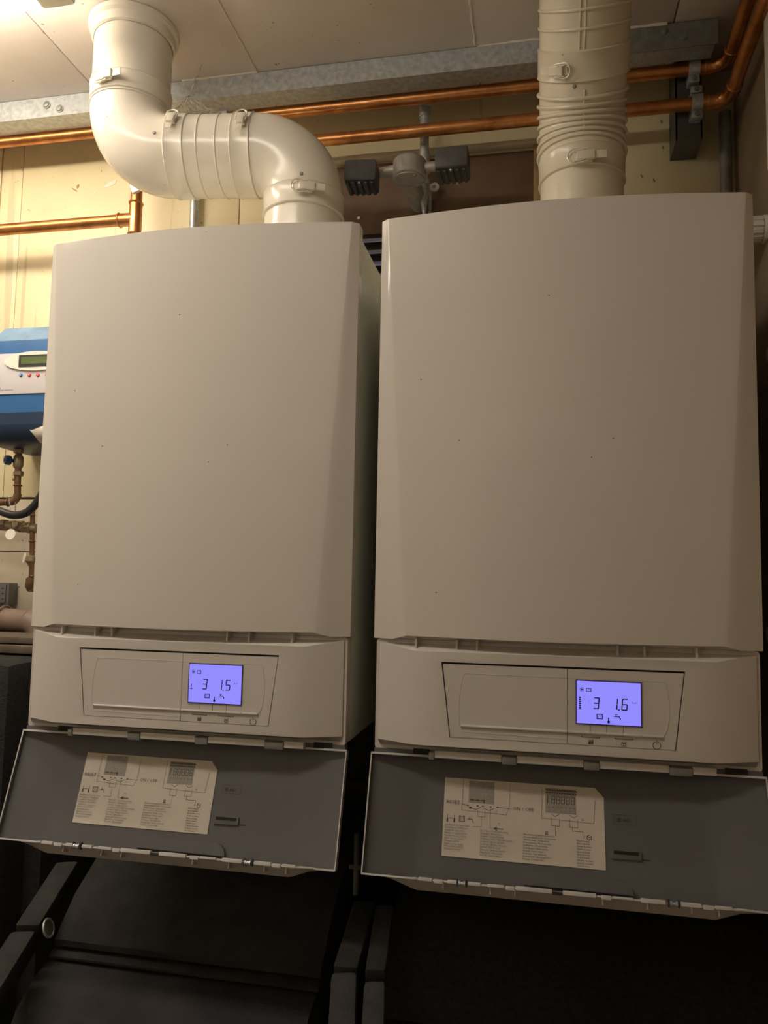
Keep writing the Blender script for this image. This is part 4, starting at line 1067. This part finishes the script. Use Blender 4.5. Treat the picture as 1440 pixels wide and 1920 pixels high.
# plank shelf and big black lagged tank at left
zt = at(0, 1188, -.16).z
t = thing('plank_shelf', 'stained timber planks under the thick pipe at the left edge', 'shelf', (-.4, -.12, zt-.03)); o_ = t.location
pe = at(66, 1200, -.22).x
MB().box(-1.2, -.028, -.225, -.112, zt-.012, zt, .002).build('plank', M['brasslamp'], t, off=o_)
MB().box(-1.2, -.028, -.235, -.112, zt-.030, zt-.0145, .003).build('plank', M['brasslamp'], t, off=o_)
zf = zt-.034
t = thing('lagged_tank', 'tall black foam-lagged tank below the planks at the left edge', 'tank', (-.5, -.2, 0)); o_ = t.location
MB().box(-1.2, -.16, -.330, -.03, .02, zf, .03).build('lagging', M['foam'], t, off=o_)
MB().box(-1.2, -.125, -.26, -.03, .02, zf-.003, .012).build('lagging', M['foam'], t, off=o_)

# ================================================================== dark lagged pipework under the boilers
def lagbar(b, p0, p1, wx, hy, bev=.006):
    p0, p1 = Vector(p0), Vector(p1); d = (p1-p0); L_ = d.length; d.normalize()
    x = Vector((1, 0, 0)); x = (x-d*x.dot(d)).normalized(); y = d.cross(x)
    return b.obox((p0+p1)/2, x*wx, y*hy, d*L_/2, bev)
t = thing('lagged_header', 'long black foam-lagged header casing in the dark below the boilers', 'header', (.3, -.35, .7)); o_ = t.location
b = MB(); b.prism([(-.08, 1.075), (-.20, 1.07), (-.30, 1.045), (-.365, 1.005), (-.402, .968), (-.414, .955), (-.414, .946), (-.08, .946)], lambda u, v, s: (.446 if s else .012, u, v)); b.build('lagging', M['foamtop'], t, off=o_)
MB().box(.014, .444, -.398, -.10, .9395, .946).build('joint_strip', M['hose'], t, off=o_)
b = MB(); b.prism([(-.10, .9395), (-.418, .9395), (-.424, .935), (-.424, .9315), (-.10, .9315)], lambda u, v, s: (.446 if s else .010, u, v)); b.build('lagging_lip', M['foamtop'], t, off=o_)
MB().box(.014, .444, -.405, -.10, .926, .9315).build('joint_strip', M['hose'], t, off=o_)
b = MB(); b.prism([(-.10, .926), (-.425, .926), (-.452, .918), (-.495, .890), (-.525, .845), (-.535, .79), (-.535, .50), (-.10, .50)], lambda u, v, s: (.442 if s else .008, u, v)); b.build('lagging', M['foamdust'], t, off=o_)
t = thing('lagged_header', 'black foam-lagged casing in the dark below the right boiler', 'header', (.8, -.35, .7)); o_ = t.location
b = MB(); b.prism([(-.10, 1.03), (-.25, 1.025), (-.34, .99), (-.40, .945), (-.43, .92), (-.43, .912), (-.10, .912)], lambda u, v, s: (1.10 if s else .532, u, v)); b.build('lagging', M['foam'], t, off=o_)
b = MB(); b.prism([(-.10, .904), (-.435, .904), (-.47, .89), (-.51, .85), (-.525, .78), (-.525, .50), (-.10, .50)], lambda u, v, s: (1.10 if s else .532, u, v)); b.build('lagging', M['foam'], t, off=o_)
bars_ = [
 ('left black lagged bar running down to the lower left corner', [((128, 1630, -.30), (52, 1752, -.46)), ((46, 1762, -.47), (-55, 1925, -.62))], .019, .016),
 ('left one of the two black lagged bars between the boilers', [((684, 1705, -.42), (648, 1832, -.545)), ((646, 1840, -.550), (640, 1990, -.66))], .0165, .015),
 ('right one of the two black lagged bars between the boilers', [((722, 1712, -.42), (704, 1838, -.545)), ((703, 1858, -.555), (698, 1990, -.66))], .0135, .015)]
for k, (lab, segs, wx, hy) in enumerate(bars_):
    p = at(*segs[0][1]); t = thing('lagged_bar', lab, 'lagging', p, 'black foam-lagged bars under the boilers')
    for a, c_ in segs:
        b = MB(); lagbar(b, at(*a), at(*c_), wx, hy); b.build('lagging', M['foamtop'], t, off=p)
p = at(91, 1740, -.485)
t = thing('metal_clip', 'small oval metal clip at the joint of the left lagged bar', 'clip', p)
MB().torus((0, 0, 0), (.93, .1, .35), .0125, .0018, 20, 8).build('clip_ring', M['galv'], t)
MB().lathe((0, 0, 0), (.93, .1, .35), [(-.001, .011), (.001, .011)], 18).build('clip_plate', M['galvdark'], t)
# drain cock hanging between the boilers
p = at(668, 1640, -.40)
t = thing('drain_cock', 'small dull brass drain cock in the dark gap between the flaps', 'valve', p)
MB().cyl((0, 0, .06), (0, 0, -.028), .0045).build('body', M['strut'], t)
MB().box(-.011, .011, -.004, .004, .008, .015, .002).build('lever', M['strut'], t)
# flow and return pipes dropping from each boiler into the lagging
for x, lab in ((.12, 'left black lagged pipe dropping under the left boiler'), (.36, 'right black lagged pipe dropping under the left boiler'), (.66, 'left black lagged pipe dropping under the right boiler'), (.92, 'right black lagged pipe dropping under the right boiler')):
    solo(MB().cyl((x, -.22, 1.299), (x, -.22, 1.075 if x < .5 else 1.027), .0165), 'drop_pipe', M['foam'], lab, 'pipe', (x, -.22, 1.0), 'black lagged pipes dropping under the boilers')

# ================================================================== right edge
p0 = 1.034-.004
t = thing('plastic_union', 'white ribbed plastic pipe union beside the top right of the right boiler', 'pipe union', at(1425, 432, -.2)); o_ = t.location
c = at(1400, 432, -.2); d = Vector((1, 0, 0)); st_ = Vector((1.031, c.y, c.z)); R_ = .0218
MB().cyl((1.0302, c.y, c.z), (1.1345, c.y, c.z), .017).build('pipe', M['white'], t, off=o_)
x_ = at(1428, 432, -.2).x
MB().lathe((x_, c.y, c.z), d, [(0, .020), (.001, R_+.001), (.005, R_+.002), (.009, R_+.001), (.010, .018)], 32).build('collar', M['white'], t, off=o_)
b = MB(); b.lathe((1.0305, c.y, c.z), d, [(0, R_-.002), (x_-1.032, R_-.001)], 28)
for k in range(12):
    a = 2*math.pi*k/12; n_ = Vector((0, math.cos(a), math.sin(a))); tt = Vector((0, -math.sin(a), math.cos(a)))
    b.obox(Vector(((1.0305+x_)/2, c.y, c.z))+n_*(R_-.001), Vector(((x_-1.0325)/2, 0, 0)), tt*.0028, n_*.0016)
b.build('ribbed_nut', M['white'], t, off=o_)
b = MB().box(1.108, 1.1325, -.345, -.30, 2.18, 2.549, .002)
solo(b, 'white_trunking', M['white'], 'white vertical trunking at the very right edge by the ceiling', 'trunking', (1.12, -.32, 2.2))
for py, lab, r in ((665, 'upper small white wall clip at the right edge, beside the right boiler', .010), (1190, 'lower rounded white wall clip at the right edge, beside the right boiler', .012)):
    q = at(1438, py, -.26); xx = min(q.x, 1.118)
    t = thing('wall_clip', lab, 'clip', (1.125, q.y, q.z), 'white clips on the right wall')
    MB().box(-(1.125-q.x)-.0, .0075, -.008, .008, -r, r, .004).build('clip_body', M['white'], t)
    MB().box(.003, .0078, -.011, .011, -r-.004, r+.004, .001).build('clip_base', M['white'], t)
